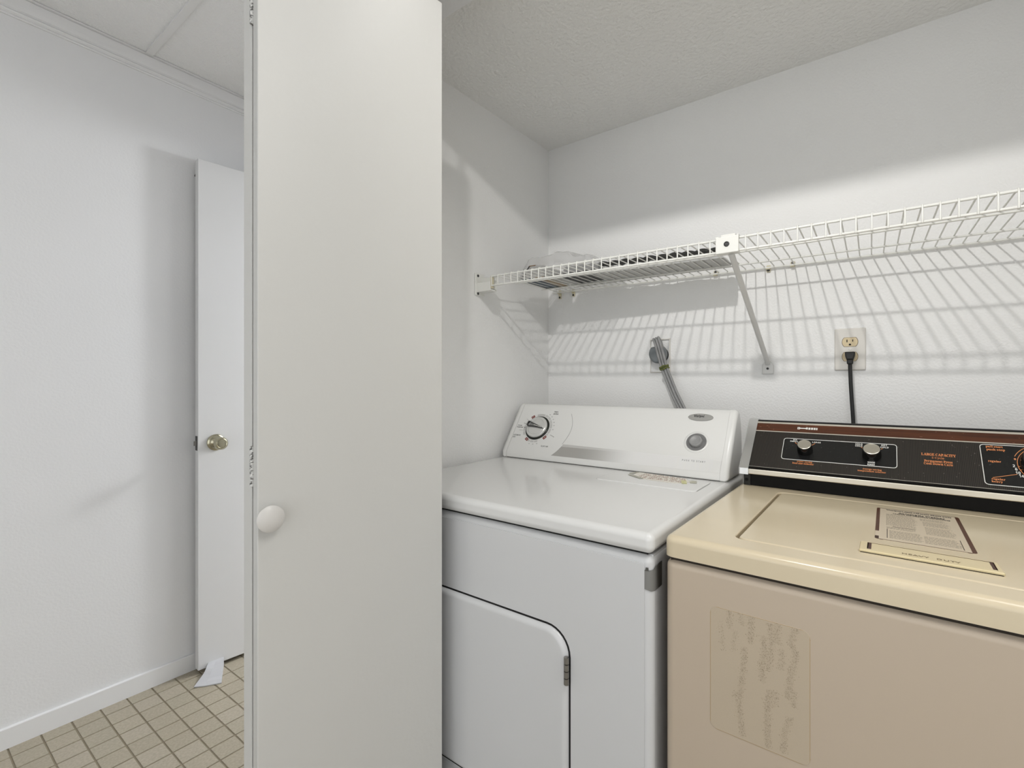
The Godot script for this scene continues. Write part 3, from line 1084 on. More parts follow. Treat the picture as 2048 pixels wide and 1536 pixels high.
	part(st, "bezel", b, M.white_plastic)
	b = MB.new()
	b.lathe([Vector2(0.0265, 0.0006), Vector2(0.024, 0.0007), Vector2(0.018, 0.0003), Vector2(0, 0.0003)], sc, 40)
	part(st, "well", b, mat(Color(0.45, 0.45, 0.45), 0.45))
	b = MB.new()
	b.lathe([Vector2(0.0165, 0.0003), Vector2(0.0165, 0.0085), Vector2(0.0155, 0.0103), Vector2(0.0135, 0.0110), Vector2(0.0125, 0.0104), Vector2(0, 0.0100)], sc, 40)
	part(st, "button", b, mat(Color(0.58, 0.58, 0.58), 0.4))
	# taped note on its top (rests on the dryer)
	var n := thing("note", t.transform * Vector3(0.205, 0.9175, -0.12), "small white handwritten note taped in front of the dryer console", "note")
	n.rotation = t.rotation
	var local := n.transform.affine_inverse() * t.transform
	var ni := Image.create(256, 128, false, Image.FORMAT_RGB8)
	ni.fill(Color(0.90, 0.885, 0.85))
	var r2 := RandomNumberGenerator.new()
	r2.seed = 5
	for line in 4:
		var x := 34.0 + r2.randf() * 8.0
		while x < 214.0:
			var w := r2.randf_range(12, 34)
			var y0 := 26.0 + 24.0 * line
			for i in int(w * 3):
				var px := int(x + i / 3.0)
				var py := int(y0 + 5.0 * sin(i * 0.55 + line) + 3.0 * sin(i * 0.21))
				ni.fill_rect(Rect2i(px, py, 2, 2), Color(0.56, 0.40, 0.35) if r2.randf() < 0.75 else Color(0.66, 0.54, 0.42))
			x += w + r2.randf_range(5, 10)
	b = MB.new(local)
	b.prism(PackedVector2Array([Vector2(0.135, 0.115), Vector2(0.180, 0.088), Vector2(0.262, 0.087), Vector2(0.285, 0.122), Vector2(0.262, 0.158), Vector2(0.128, 0.176)]), lift, 0.9172, 0.9178, 0.0, 1, false)
	part(n, "paper", b, painted(ni, 0.7))
	for q in [[0.124, 0.157, 0.034, 0.010, 1.35, Color(0.62, 0.61, 0.54)], [0.148, 0.1085, 0.058, 0.012, -0.62, Color(0.60, 0.59, 0.52)], [0.2715, 0.113, 0.012, 0.040, 0.35, Color(0.80, 0.79, 0.52)], [0.2895, 0.128, 0.016, 0.030, 0.3, Color(0.70, 0.69, 0.61)]]:
		b = MB.new(local)
		b.prism(rrect(-q[2] / 2, -q[3] / 2, q[2] / 2, q[3] / 2, 0.001, 1), lift * Transform3D(Basis(Vector3(0, 0, 1), q[4]), Vector3(q[0], q[1], 0)), 0.9176, 0.9182, 0.0, 1, false)
		part(n, "tape", b, mat(q[5], 0.3))
	# duct tape at its front corner
	var d := thing("duct_tape", t.transform * Vector3(0.352, 0.84, 0.325), "torn strip of grey duct tape stuck round the dryer's front corner", "tape")
	d.rotation = t.rotation
	var dl := d.transform.affine_inverse() * t.transform
	var r := 0.0142
	var path := [[0.3425, 0.3270], [0.3455, 0.3270]]
	for i in 7:
		var a := PI / 2 - PI / 2 * i / 6.0
		path.append([0.3465 + r * cos(a), 0.3128 + r * sin(a)])
	path.append([0.3608, 0.300])
	path.append([0.3608, 0.285])
	var strip := MB.new(dl)
	var tops := [0.8560, 0.8545, 0.8535, 0.853, 0.853, 0.8535, 0.8545, 0.856, 0.858, 0.860, 0.860]
	for i in path.size() - 1:
		var p: Array = path[i]
		var q: Array = path[i + 1]
		var lo0 := 0.8245 - 0.0012 * minf(i, 5)
		var lo1 := 0.8245 - 0.0012 * minf(i + 1, 5)
		var na := Vector3(p[0] - 0.3465, 0, p[1] - 0.3128) if i > 1 else Vector3(0, 0, 1)
		var nb := Vector3(q[0] - 0.3465, 0, q[1] - 0.3128) if i > 0 else Vector3(0, 0, 1)
		strip.quad(Vector3(p[0], lo0, p[1]), Vector3(q[0], lo1, q[1]), Vector3(q[0], tops[i + 1], q[1]), Vector3(p[0] + (0.0018 if i == 0 else 0.0), tops[i], p[1]), na.normalized(), nb.normalized(), nb.normalized(), na.normalized())
	part(d, "strip", strip, mat(Color(0.52, 0.52, 0.51), 0.42, 0.2))
	b = MB.new(dl)
	b.flat(Vector3(0.3478, 0.852, 0.3276), Vector3(0.3535, 0.8525, 0.3258), Vector3(0.3530, 0.8580, 0.3262), Vector3(0.3492, 0.8582, 0.3280), Vector3(0, 0, 1))
	b.flat(Vector3(0.3600, 0.8545, 0.3190), Vector3(0.3612, 0.8600, 0.3125), Vector3(0.3614, 0.8620, 0.3120), Vector3(0.3602, 0.8565, 0.3188), Vector3(1, 0, 1))
	part(d, "torn_tab", b, mat(Color(0.36, 0.36, 0.35), 0.45, 0.2))


# ------------------------------------------------------------------ washer
func washer():
	var t := thing("washing_machine", V(0.108, 0, 1.109), "almond top-loading washing machine with a black and woodgrain console", "washing machine")
	t.rotation.y = -deg_to_rad(1.2)
	var I := Transform3D.IDENTITY
	var lift := Transform3D(Basis(Vector3(1, 0, 0), Vector3(0, 0, -1), Vector3(0, 1, 0)), Vector3.ZERO)
	var b := MB.new()
	b.rbox(Vector3(-0.370, 0.02, -0.33), Vector3(0.370, 0.8775, 0.337), 0.014, 4)
	var cab := part(t, "cabinet", b, M.almond_shaded)
	b = MB.new()
	b.box(Vector3(-0.362, 0.87, -0.32), Vector3(0.362, 0.889, 0.331))
	part(t, "gap_shade", b, M.almond_gap_shade)  # dark brown filler for the shade between cabinet and top
	# adhesive left by an old sticker
	var im := Image.create(256, 384, false, Image.FORMAT_RGB8)
	var base := Color(0.755, 0.697, 0.612)
	var r2 := RandomNumberGenerator.new()
	r2.seed = 11
	im.fill(base)
	for y in 384:
		for x in 256:
			var e := minf(minf(x, 255 - x), minf(y, 383 - y))
			var c := base.darkened(0.02 * r2.randf())
			if e < 2.0:
				c = Color(0.70, 0.60, 0.46)
			im.set_pixel(x, y, c)
	var trails := [[[0.21, 0.0], [0.21, 0.15]], [[0.33, 0.0], [0.34, 0.09]], [[0.44, 0.0], [0.43, 0.22]], [[0.37, 0.26], [0.34, 0.56], [0.31, 0.72], [0.35, 0.97]], [[0.56, 0.13], [0.57, 0.24], [0.54, 0.37], [0.55, 0.49]],
		[[0.63, 0.02], [0.64, 0.16], [0.62, 0.3], [0.6, 0.39]], [[0.7, 0.0], [0.69, 0.14], [0.73, 0.16]], [[0.74, 0.19], [0.73, 0.35]], [[0.63, 0.53], [0.6, 0.64], [0.6, 0.92], [0.61, 0.98]], [[0.68, 0.52], [0.66, 0.65]],
		[[0.87, 0.0], [0.82, 0.12], [0.87, 0.2], [0.81, 0.42], [0.79, 0.55]], [[0.84, 0.47], [0.85, 0.6]], [[0.82, 0.68], [0.76, 0.81], [0.75, 0.97]], [[0.26, 0.69], [0.28, 0.63]], [[0.12, 0.10], [0.14, 0.34]], [[0.27, 0.15], [0.25, 0.32]]]
	var weight := [1.0, 0.8, 1.3, 1.2, 1.3, 1.1, 1.3, 1.0, 1.9, 0.7, 1.6, 0.9, 1.1, 0.6, 0.35, 0.5]
	for k in trails.size():
		var tr: Array = trails[k]
		for s in tr.size() - 1:
			var p := Vector2(tr[s][0] * 256, tr[s][1] * 384)
			var q := Vector2(tr[s + 1][0] * 256, tr[s + 1][1] * 384)
			for i in int(p.distance_to(q) * 11.0 * weight[k]):
				var at := p.lerp(q, r2.randf()) + Vector2(r2.randfn(0.0, 4.6), r2.randfn(0.0, 1.5))
				var dark := r2.randf()
				var c := base.lerp(Color(0.36, 0.30, 0.22), 0.05 + 0.55 * pow(dark, 5.0))
				if at.x > 2 and at.x < 252 and at.y > 1 and at.y < 380:
					im.fill_rect(Rect2i(int(at.x), int(at.y), 1 if r2.randf() < 0.7 else 2, r2.randi_range(1, 2)), c)
	b = MB.new()
	b.prism(rrect(-0.2992, 0.633, -0.167, 0.820, 0.011, 5), I, 0.3365, 0.3374, 0.0003, 1, false)
	part(cab, "adhesive_residue", b, painted(im, 0.6), "faint rounded patch of dark adhesive streaks")
	# top with the lid let into it
	b = MB.new()
	b.frame(rrect(-0.371, -0.340, 0.371, 0.33, 0.016, 6), rrect(-0.2770, -0.2865, 0.2770, 0.1255, 0.016, 6), lift, 0.8815, 0.915, 0.011, 0.0022, 4)
	b.box(Vector3(-0.36, 0.8825, -0.325), Vector3(0.36, 0.892, 0.329))
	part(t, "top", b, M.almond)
	var lid := Node3D.new()
	lid.name = "lid"
	t.add_child(lid)
	b = MB.new()
	b.prism(rrect(-0.2725, -0.2848, 0.2750, 0.1238, 0.015, 6), lift, 0.892, 0.9152, 0.004, 4, false)
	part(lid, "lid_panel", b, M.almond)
	# instructions sheet
	im = Image.create(512, 512, false, Image.FORMAT_RGB8)
	im.fill(Color(0.83, 0.775, 0.685))
	im.fill_rect(Rect2i(0, 0, 512, 5), Color(0.28, 0.16, 0.08))
	im.fill_rect(Rect2i(0, 507, 512, 5), Color(0.28, 0.16, 0.08))
	im.fill_rect(Rect2i(0, 0, 22, 400), Color(0.32, 0.17, 0.09))
	im.fill_rect(Rect2i(0, 470, 22, 42), Color(0.24, 0.14, 0.08))
	im.fill_rect(Rect2i(488, 0, 24, 512), Color(0.32, 0.17, 0.09))
	var grey := Color(0.56, 0.51, 0.43)
	for block in [[62, 250, 100, 300], [268, 430, 110, 145], [280, 440, 160, 225], [285, 450, 245, 350], [64, 235, 318, 345], [80, 262, 370, 480], [268, 455, 385, 480]]:
		var y: int = block[2]
		while y < block[3]:
			var x: int = block[0]
			var stop: int = block[1] - r2.randi_range(0, 30)
			while x < stop:
				var w := r2.randi_range(6, 22)
				im.fill_rect(Rect2i(x, y, mini(w, stop - x), 3), grey.darkened(r2.randf() * 0.25))
				x += w + r2.randi_range(3, 5)
			y += 8
	im.fill_rect(Rect2i(100, 306, 130, 6), Color(0.22, 0.13, 0.06))
	im.fill_rect(Rect2i(66, 352, 4, 130), Color(0.2, 0.15, 0.1))
	im.fill_rect(Rect2i(452, 372, 4, 120), Color(0.2, 0.15, 0.1))
	b = MB.new()
	b.prism(rrect(-0.0995, -0.154, 0.0195, 0.0875, 0.006, 3), lift, 0.9150, 0.9156, 0.0, 1, false)
	part(lid, "instruction_label", b, painted(im, 0.35), "printed paper label with brown side bars")
	b = MB.new()
	var onlid := lift * Transform3D(Basis.IDENTITY, Vector3(0, 0, 0.9156))
	b.text("Whirlpool LARGE CAPACITY HEAVY DUTY", onlid, -0.038, 0.074, 0.094, 0.010, "Droid Serif", 700)
	b.text("Automatic Washer", onlid, -0.034, 0.058, 0.066, 0.010, "Droid Serif", 700)
	b.text("LOADING AND OPERATING INSTRUCTIONS", onlid, -0.035, 0.047, 0.080, 0.0055, "Droid Serif", 700)
	part(lid, "lettering", b, M.black_ink)
	# nameplate and grip along the lid's front
	b = MB.new()
	b.prism(rrect(-0.1165, -0.2415, 0.0350, -0.1855, 0.004, 3), lift, 0.9150, 0.9168, 0.0012, 2, false)
	part(lid, "nameplate", b, mat(Color(0.87, 0.81, 0.66), 0.3))
	b = MB.new()
	b.frame(rrect(-0.1075, -0.2290, 0.0305, -0.1905, 0.001, 2), rrect(-0.1063, -0.2278, 0.0293, -0.1917, 0.001, 2), lift, 0.9166, 0.9171)
	b.box(Vector3(-0.1075, 0.9164, 0.1905), Vector3(-0.1025, 0.9171, 0.2290))
	b.box(Vector3(0.0260, 0.9164, 0.1905), Vector3(0.0305, 0.9171, 0.2290))
	part(lid, "nameplate_border", b, M.brown_ink)
	b = MB.new()
	b.text("HEAVY   DUTY", lift * Transform3D(Basis.IDENTITY, Vector3(0, 0, 0.9169)), -0.036, -0.2205, 0.062, 0.0060, "Droid Sans", 400)
	part(lid, "lettering", b, mat(Color(0.5, 0.43, 0.3), 0.4))
	b = MB.new()
	b.rbox(Vector3(-0.1165, 0.9150, 0.2325), Vector3(0.0350, 0.9192, 0.2425), 0.0015, 2)
	part(lid, "grip", b, mat(Color(0.88, 0.82, 0.66), 0.3))
	b = MB.new()
	b.box(Vector3(-0.1150, 0.9149, 0.2425), Vector3(0.0335, 0.9160, 0.2436))
	part(lid, "grip_shade_strip", b, M.almond_gap_shade)  # dark strip standing in for shade below the grip
	# console
	var con := Node3D.new()
	con.name = "console"
	t.add_child(con)
	b = MB.new()
	b.rbox(Vector3(-0.3590, 0.9145, -0.330), Vector3(0.3590, 0.957, -0.168), 0.002, 2)
	part(con, "plinth", b, M.black)
	for sd in [-1.0, 1.0]:
		b = MB.new()
		b.rbox(Vector3(sd * 0.352 - 0.0075, 0.9150, -0.172), Vector3(sd * 0.352 + 0.0075, 0.9465, -0.165), 0.001, 2)
		part(con, "plinth_bracket", b, mat(Color(0.13, 0.13, 0.125), 0.5))
		b = MB.new()
		b.lathe([Vector2(0.0042, 0.0), Vector2(0.0030, 0.0002), Vector2(0, 0.0002)], Transform3D(Basis.IDENTITY, Vector3(sd * 0.352 - 0.001, 0.9285, -0.1649)), 14)
		part(con, "screw_hole", b, M.gap)
	var outline := PackedVector2Array([Vector2(-0.1400, 0.9475), Vector2(-0.1405, 0.9590), Vector2(-0.2545, 1.0670), Vector2(-0.262, 1.0690), Vector2(-0.275, 1.0680), Vector2(-0.300, 1.02), Vector2(-0.310, 0.9475)])
	b = MB.new()
	b.prism(mirrored(MB.inset(outline, 0.0006)), side_on(-0.344, 1.0), 0.0, 0.688, 0.0, 1, true)
	part(con, "console_body", b, M.black)
	var fat := MB.inset(outline, -0.0022)
	for sd in [-1.0, 1.0]:
		b = MB.new()
		b.prism(mirrored(fat) if sd > 0.0 else fat, side_on(sd * 0.3440, sd), 0.0, 0.0215, 0.003, 3, true)
		part(con, "end_cap", b, M.chrome, "chrome end cap")
	b = MB.new()
	b.rbox(Vector3(-0.3440, 0.9470, -0.160), Vector3(0.3440, 0.9592, -0.1372), 0.0016, 3)
	part(con, "rail", b, M.satin, "satin metal rail")
	var fa := face_at(-0.1405, 0.9595, -0.2545, 1.0675)
	var wide := func(lo: float, hi: float, high: float, m: Material, called: String):
		var w := MB.new()
		w.prism(PackedVector2Array([Vector2(-0.3438, lo), Vector2(0.3438, lo), Vector2(0.3438, hi), Vector2(-0.3438, hi)]), fa, -0.002, high, 0.0, 1, false, Rect2(-0.3438, lo, 0.6876, hi - lo))
		part(con, called, w, m)
	# woodgrain band
	im = Image.create(1024, 64, false, Image.FORMAT_RGB8)
	var fn := FastNoiseLite.new()
	fn.seed = 4
	fn.frequency = 0.02
	fn.fractal_octaves = 4
	for y in 64:
		for x in 1024:
			var f := 0.5 + 0.5 * fn.get_noise_2d(x * 0.22, y * 2.6)
			var g := 0.5 + 0.5 * fn.get_noise_2d(x * 0.05 + 400.0, y * 0.9)
			var c := Color(0.20, 0.105, 0.06).lerp(Color(0.43, 0.235, 0.13), clampf(0.6 * f + 0.6 * g - 0.1, 0, 1))
			im.set_pixel(x, y, c)
	for i in 26:
		im.fill_rect(Rect2i(r2.randi_range(0, 1015), r2.randi_range(4, 60), r2.randi_range(2, 7), 2), Color(0.62, 0.48, 0.40))
	wide.call(0.1220, 0.1470, 0.0003, painted(im, 0.3), "woodgrain_band")
	wide.call(0.1468, 0.1520, 0.0008, M.silver_line, "silver_line")
	wide.call(0.1197, 0.1222, 0.0006, M.silver_line, "silver_line")
	# ribbed black panel
	im = Image.create(2048, 64, false, Image.FORMAT_RGB8)
	for x in 2048:
		var w := fposmod(x / 2048.0 * 0.6876 / 0.0026, 1.0)
		var c := Color(0.075, 0.066, 0.058) if w < 0.5 else Color(0.22, 0.195, 0.17)
		for y in 64:
			im.set_pixel(x, y, c.darkened(0.12 * r2.randf()))
	for i in 90:
		var c := Color(0.30, 0.28, 0.26).lerp(Color(0.5, 0.48, 0.46), r2.randf())
		im.fill_rect(Rect2i(r2.randi_range(0, 2040), r2.randi_range(1, 62), r2.randi_range(2, 5), 1), c)
	wide.call(0.0022, 0.1198, 0.0002, painted(im, 0.35), "ribbed_panel")
	wide.call(0.0022, 0.0070, 0.0004, M.black, "black_strip")
	wide.call(0.0070, 0.0078, 0.0005, M.silver_line, "silver_line")
	# printed fields with their white outlines
	var dust := Image.create(512, 160, false, Image.FORMAT_RGB8)
	dust.fill(Color(0.085, 0.085, 0.085))
	for i in 170:
		var c := Color(0.15, 0.15, 0.15).lerp(Color(0.42, 0.42, 0.42), pow(r2.randf(), 3.0))
		dust.fill_rect(Rect2i(r2.randi_range(0, 506), r2.randi_range(0, 157), r2.randi_range(1, 4), 1), c)
	for q in [[-0.2800, 0.0368, -0.0668, 0.1018], [0.0618, 0.0165, 0.3300, 0.1168]]:
		b = MB.new()
		b.prism(rrect(q[0], q[1], q[2], q[3], 0.0065, 4), fa, 0.0, 0.0004, 0.0, 1, false)
		part(con, "control_field", b, painted(dust, 0.25))
		b = MB.new()
		b.frame(rrect(q[0], q[1], q[2], q[3], 0.0065, 4), rrect(q[0] + 0.0011, q[1] + 0.0013, q[2] - 0.0011, q[3] - 0.0013, 0.0055, 4), fa, 0.0, 0.0007)
		part(con, "field_outline", b, M.white_ink)
	var ink := fa * Transform3D(Basis.IDENTITY, Vector3(0, 0, 0.0005))
	b = MB.new()
	b.text("EX", ink, -0.2560, 0.0975, 0.0080, 0.0038, "Droid Sans", 700)
	b.text("SMALL", ink, -0.2580, 0.0925, 0.0165, 0.0040, "Droid Sans", 700)
	b.text("LARGE", ink, -0.2130, 0.0935, 0.0165, 0.0038, "Droid Sans", 700)
	b.text("COLD", ink, -0.1330, 0.0962, 0.0130, 0.0042, "Droid Sans", 700)
	b.text("COLD", ink, -0.1330, 0.0910, 0.0130, 0.0042, "Droid Sans", 700)
	b.text("HOT", ink, -0.0885, 0.0970, 0.0100, 0.0042, "Droid Sans", 700)
	b.text("COLD", ink, -0.0880, 0.0915, 0.0140, 0.0042, "Droid Sans", 700)
	b.text("WARM", ink, -0.1105, 0.0472, 0.0125, 0.0042, "Droid Sans", 700)
	b.text("RINSE", ink, -0.1105, 0.0412, 0.0125, 0.0042, "Droid Sans", 700)
	for q in [["2", 0.1052, 0.0662], ["6", 0.1075, 0.0585], ["10", 0.1090, 0.0500], ["14", 0.1128, 0.0432], ["4", 0.1180, 0.0300]]:
		b.text(q[0], ink, q[1], q[2], 0.0032 * q[0].length(), 0.0062, "Droid Sans", 700)
	part(con, "lettering", b, M.white_ink)
	b = MB.new()
	b.text("water saving", ink, -0.2320, 0.0330, 0.0300, 0.0048, "Droid Serif", 700)
	b.text("load size selector", ink, -0.2345, 0.0278, 0.0420, 0.0048, "Droid Serif", 700)
	b.text("energy saving", ink, -0.1085, 0.0278, 0.0320, 0.0052, "Droid Serif", 700)
	b.text("temperature selector", ink, -0.1095, 0.0222, 0.0480, 0.0052, "Droid Serif", 700)
	b.text("LARGE CAPACITY", ink, -0.0012, 0.0805, 0.0530, 0.0062, "Droid Serif", 700)
	b.text("5 Cycle", ink, -0.0020, 0.0715, 0.0190, 0.0062, "Droid Serif", 400)
	b.text("Permanent Press", ink, -0.0022, 0.0632, 0.0430, 0.0056, "Droid Serif", 700)
	b.text("Cool Down Care", ink, -0.0025, 0.0565, 0.0440, 0.0056, "Droid Serif", 700)
	b.text("pull start", ink, 0.0826, 0.1105, 0.0240, 0.0066, "Droid Serif", 700)
	b.text("push stop", ink, 0.0840, 0.1030, 0.0260, 0.0066, "Droid Serif", 700)
	b.text("regular", ink, 0.0800, 0.0735, 0.0180, 0.0060, "Droid Serif", 700)
	b.text("regular", ink, 0.0812, 0.0305, 0.0185, 0.0056, "Droid Serif", 700)
	b.text("heavy", ink, 0.0790, 0.0245, 0.0150, 0.0056, "Droid Serif", 700)
	var stroke := func(x0: float, y0: float, x1: float, y1: float, w: float):
		var e := Vector2(x1 - x0, y1 - y0).normalized().orthogonal() * w / 2.0
		b.prism(PackedVector2Array([Vector2(x0, y0) + e, Vector2(x0, y0) - e, Vector2(x1, y1) - e, Vector2(x1, y1) + e]), ink, 0.0, 0.0003, 0.0, 1, false)
	stroke.call(-0.2560, 0.0895, -0.2480, 0.0815, 0.0009)
	stroke.call(-0.2155, 0.0900, -0.2240, 0.0815, 0.0009)
	stroke.call(-0.1290, 0.0880, -0.1215, 0.0815, 0.0009)
	stroke.call(-0.0910, 0.0885, -0.0985, 0.0815, 0.0009)
	stroke.call(0.0740, 0.0340, 0.1075, 0.0465, 0.0009)
	for e in [[0.0480, 95.0, 300.0], [0.0530, 95.0, 160.0]]:
		var pts := []
		for i in 33:
			var a: float = deg_to_rad(lerpf(e[1], e[2], i / 32.0))
			pts.append(Vector2(0.1585 + e[0] * cos(a), 0.0715 + e[0] * sin(a)))
		for i in 32:
			stroke.call(pts[i].x, pts[i].y, pts[i + 1].x, pts[i + 1].y, 0.0009)
	for a in [187.0, 197.0, 209.0, 220.0, 232.0]:
		var w := Vector2(cos(deg_to_rad(a)), sin(deg_to_rad(a)))
		stroke.call(0.1585 + 0.0480 * w.x, 0.0715 + 0.0480 * w.y, 0.1585 + 0.043 * w.x, 0.0715 + 0.043 * w.y, 0.0009)
	b.prism(disc(0.1085, 0.0832, 0.0016, 0.0020, 12), ink, 0.0, 0.0003, 0.0, 1, false)
	part(con, "lettering", b, M.orange_ink)
	# maker's mark on the wood band: open boxes on a bar
	b = MB.new()
	var wood := fa * Transform3D(Basis.IDENTITY, Vector3(0, 0, 0.0004))
	for q in [[-0.2550, 0.1318, -0.2532, 0.1388], [-0.2518, 0.1318, -0.2500, 0.1388], [-0.2532, 0.1375, -0.2518, 0.1388], [-0.2532, 0.1318, -0.2518, 0.1331], [-0.2500, 0.1338, -0.2375, 0.1368], [-0.2375, 0.1326, -0.2335, 0.1388], [-0.2322, 0.1322, -0.2283, 0.1384], [-0.2270, 0.1322, -0.2230, 0.1384], [-0.2218, 0.1322, -0.2178, 0.1384], [-0.2166, 0.1322, -0.2140, 0.1384]]:
		b.prism(PackedVector2Array([Vector2(q[0], q[1]), Vector2(q[2], q[1]), Vector2(q[2], q[3]), Vector2(q[0], q[3])]), wood, 0.0, 0.0003, 0.0, 1, false)
	part(con, "emblem", b, M.white_ink)
	# knobs
	for q in [[-0.2335, 0.0665, 0.0148, 0.0225], [-0.1097, 0.0665, 0.0160, 0.0225], [0.1585, 0.0715, 0.0430, 0.0200]]:
		var kn := Node3D.new()
		kn.name = "selector_knob" if q[2] < 0.03 else "timer_knob"
		t.add_child(kn, true)
		var kc := fa * Transform3D(Basis.IDENTITY, Vector3(q[0], q[1], 0))
		var r: float = q[2]
		var h: float = q[3]
		b = MB.new()
		var prof := [Vector2(r * 1.06, 0), Vector2(r * 1.05, h * 0.3), Vector2(r * 1.0, h * 0.86), Vector2(r * 0.97, h * 0.97), Vector2(r * 0.92, h), Vector2(r * 0.9, h - 0.0006)]
		b.lathe(prof, kc, 40)
		part(kn, "skirt", b, M.black_gloss)
		b = MB.new()
		b.lathe([Vector2(r * 0.91, h - 0.0008), Vector2(r * 0.91, h + 0.0002), Vector2(r * 0.85, h + 0.0006), Vector2(r * 0.82, h + 0.0001), Vector2(0, h + 0.0001)], kc, 40)
		part(kn, "cap", b, M.satin, "spun metal cap")


# ------------------------------------------------------------------ wire shelf
func deck(x: float, d: float) -> float:                       # height of the shelf's wires: it sags a little
	var front := 1.4985 + 0.0072 * clampf((-0.25 - x) / 0.71, 0.0, 1.0)
	var back := 1.5070 - 0.0105 * (x + 0.3)
	return lerpf(front, back, clampf((d - 1.19) / 0.40, 0.0, 1.0))


func shelf():
	var t := thing("wire_shelf", V(-0.2, 1.50, 1.40), "white wire shelf with a lipped front edge fixed across the closet", "shelf")
	var b: MB
	for i in 63:
		var x := -0.963 + 0.0254 * i
		b = from(t)
		var p := []
		for d in [1.590, 1.495, 1.336, 1.1945]:
			p.append(V(x, deck(x, d), d))
		p.append(V(x, deck(x, 1.19) - 0.0012, 1.1895))
		p.append(V(x, deck(x, 1.19) - 0.005, 1.1875))
		p.append(V(x, deck(x, 1.19) - 0.0355, 1.1875))
		b.tube(p, 0.00165, 6, Vector3.RIGHT)
		part(t, "wire", b, M.wire)
	for q in [[1.1915, -0.0042, 0.0029, -0.966], [1.1915, -0.0330, 0.0029, -0.966], [1.336, -0.0042, 0.0026, -0.975], [1.495, -0.0042, 0.0026, -0.975], [1.590, -0.0042, 0.0029, -0.985]]:
		b = from(t)
		var p := []
		for k in 17:
			var x: float = lerpf(q[3], 0.625, k / 16.0)
			p.append(V(x, deck(x, q[0]) + q[1], q[0]))
		b.tube(p, q[2], 10)
		part(t, "rod", b, M.wire)
	# wall cup that carries the front edge at the closet's side wall
	for sd in [-1.0, 1.0]:
		var xw := -1.0236 if sd < 0.0 else 0.64
		var br := Node3D.new()
		br.name = "end_bracket"
		t.add_child(br, true)
		b = from(t)
		b.rbox(Vector3(minf(xw, xw - sd * 0.004), 1.447, -1.222), Vector3(maxf(xw, xw - sd * 0.004), 1.519, -1.176), 0.0018, 2)
		part(br, "wall_plate", b, M.wire)
		b = from(t)
		var x1: float = xw - sd * 0.060
		b.rbox(Vector3(minf(xw, x1), 1.4560, -1.2150), Vector3(maxf(xw, x1), 1.4602, -1.181), 0.0012, 2)
		b.rbox(Vector3(minf(xw, x1), 1.4580, -1.1845), Vector3(maxf(xw, x1), 1.4850, -1.181), 0.0012, 2)
		b.rbox(Vector3(minf(xw, x1), 1.4580, -1.2150), Vector3(maxf(xw, x1), 1.5060, -1.211), 0.0012, 2)
		part(br, "cup", b, M.wire)
		for y in [1.510, 1.4525]:
			b = from(t)
			b.lathe([Vector2(0.0045, 0), Vector2(0.004, 0.0015), Vector2(0.0015, 0.0018), Vector2(0, 0.0006)], Transform3D(Basis(Vector3(0, 0, 1), Vector3(0, 1, 0), Vector3(-1, 0, 0)) if sd > 0.0 else Basis(Vector3(0, 0, -1), Vector3(0, 1, 0), Vector3(1, 0, 0)), V(xw - sd * 0.004, y, 1.188)), 12)
			part(br, "screw", b, M.dark_steel)
		b = from(t)
		b.rbox(Vector3(x1 + sd * 0.001 - 0.0015, 1.464, -1.2), Vector3(x1 + sd * 0.001 + 0.0015, 1.502, -1.186), 0.001, 1)
		part(br, "end_cap", b, M.clip)
	# diagonal support
	var s := Node3D.new()
	s.name = "support_brace"
	t.add_child(s)
	b = from(t)
	b.rbox(V(-0.2888, 1.4600, 1.1870), V(-0.2392, 1.4985, 1.1795), 0.0022, 3)
	b.rbox(V(-0.2888, 1.4600, 1.2020), V(-0.2392, 1.4635, 1.1815), 0.0012, 2)
	for q in [[-0.2888, -0.282, 1.5005], [-0.277, -0.246, 1.5030], [-0.2425, -0.2392, 1.5010]]:
		b.rbox(V(q[0], 1.496, 1.1990), V(q[1], q[2], 1.1800), 0.0012, 2)
	part(s, "clamp", b, M.wire)
	b = from(t)
	b.lathe([Vector2(0.0062, 0), Vector2(0.0058, 0.0016), Vector2(0.0042, 0.0024), Vector2(0.0034, 0.001), Vector2(0.0018, 0.001), Vector2(0.0014, 0.002), Vector2(0, 0.002)], Transform3D(Basis.IDENTITY, V(-0.2645, 1.4805, 1.1795)), 16)
	part(s, "screw", b, M.dark_steel)
	b = from(t)
	b.tube([V(-0.2578, 1.4620, 1.1950), V(-0.2570, 1.4535, 1.2050), V(-0.2440, 1.2270, 1.5880), V(-0.2437, 1.2190, 1.5940)], 0.0068, 12)
	part(s, "pole", b, M.pole)
	b = from(t)
	b.prism(PackedVector2Array([Vector2(-0.2583, 1.1905), Vector2(-0.2565, 1.1890), Vector2(-0.2305, 1.1890), Vector2(-0.2285, 1.1905), Vector2(-0.2283, 1.2155), Vector2(-0.2350, 1.2270), Vector2(-0.2500, 1.2290), Vector2(-0.2580, 1.2170)]), Transform3D(Basis.IDENTITY, V(0, 0, 1.6)), 0.0, 0.006, 0.0025, 3, false)
	part(s, "foot", b, M.pole)
	b = from(t)
	b.lathe([Vector2(0.0036, 0), Vector2(0.0033, 0.0013), Vector2(0.0016, 0.0017), Vector2(0, 0.0006)], Transform3D(Basis.IDENTITY, V(-0.2437, 1.2055, 1.594)), 12)
	part(s, "screw", b, M.dark_steel)
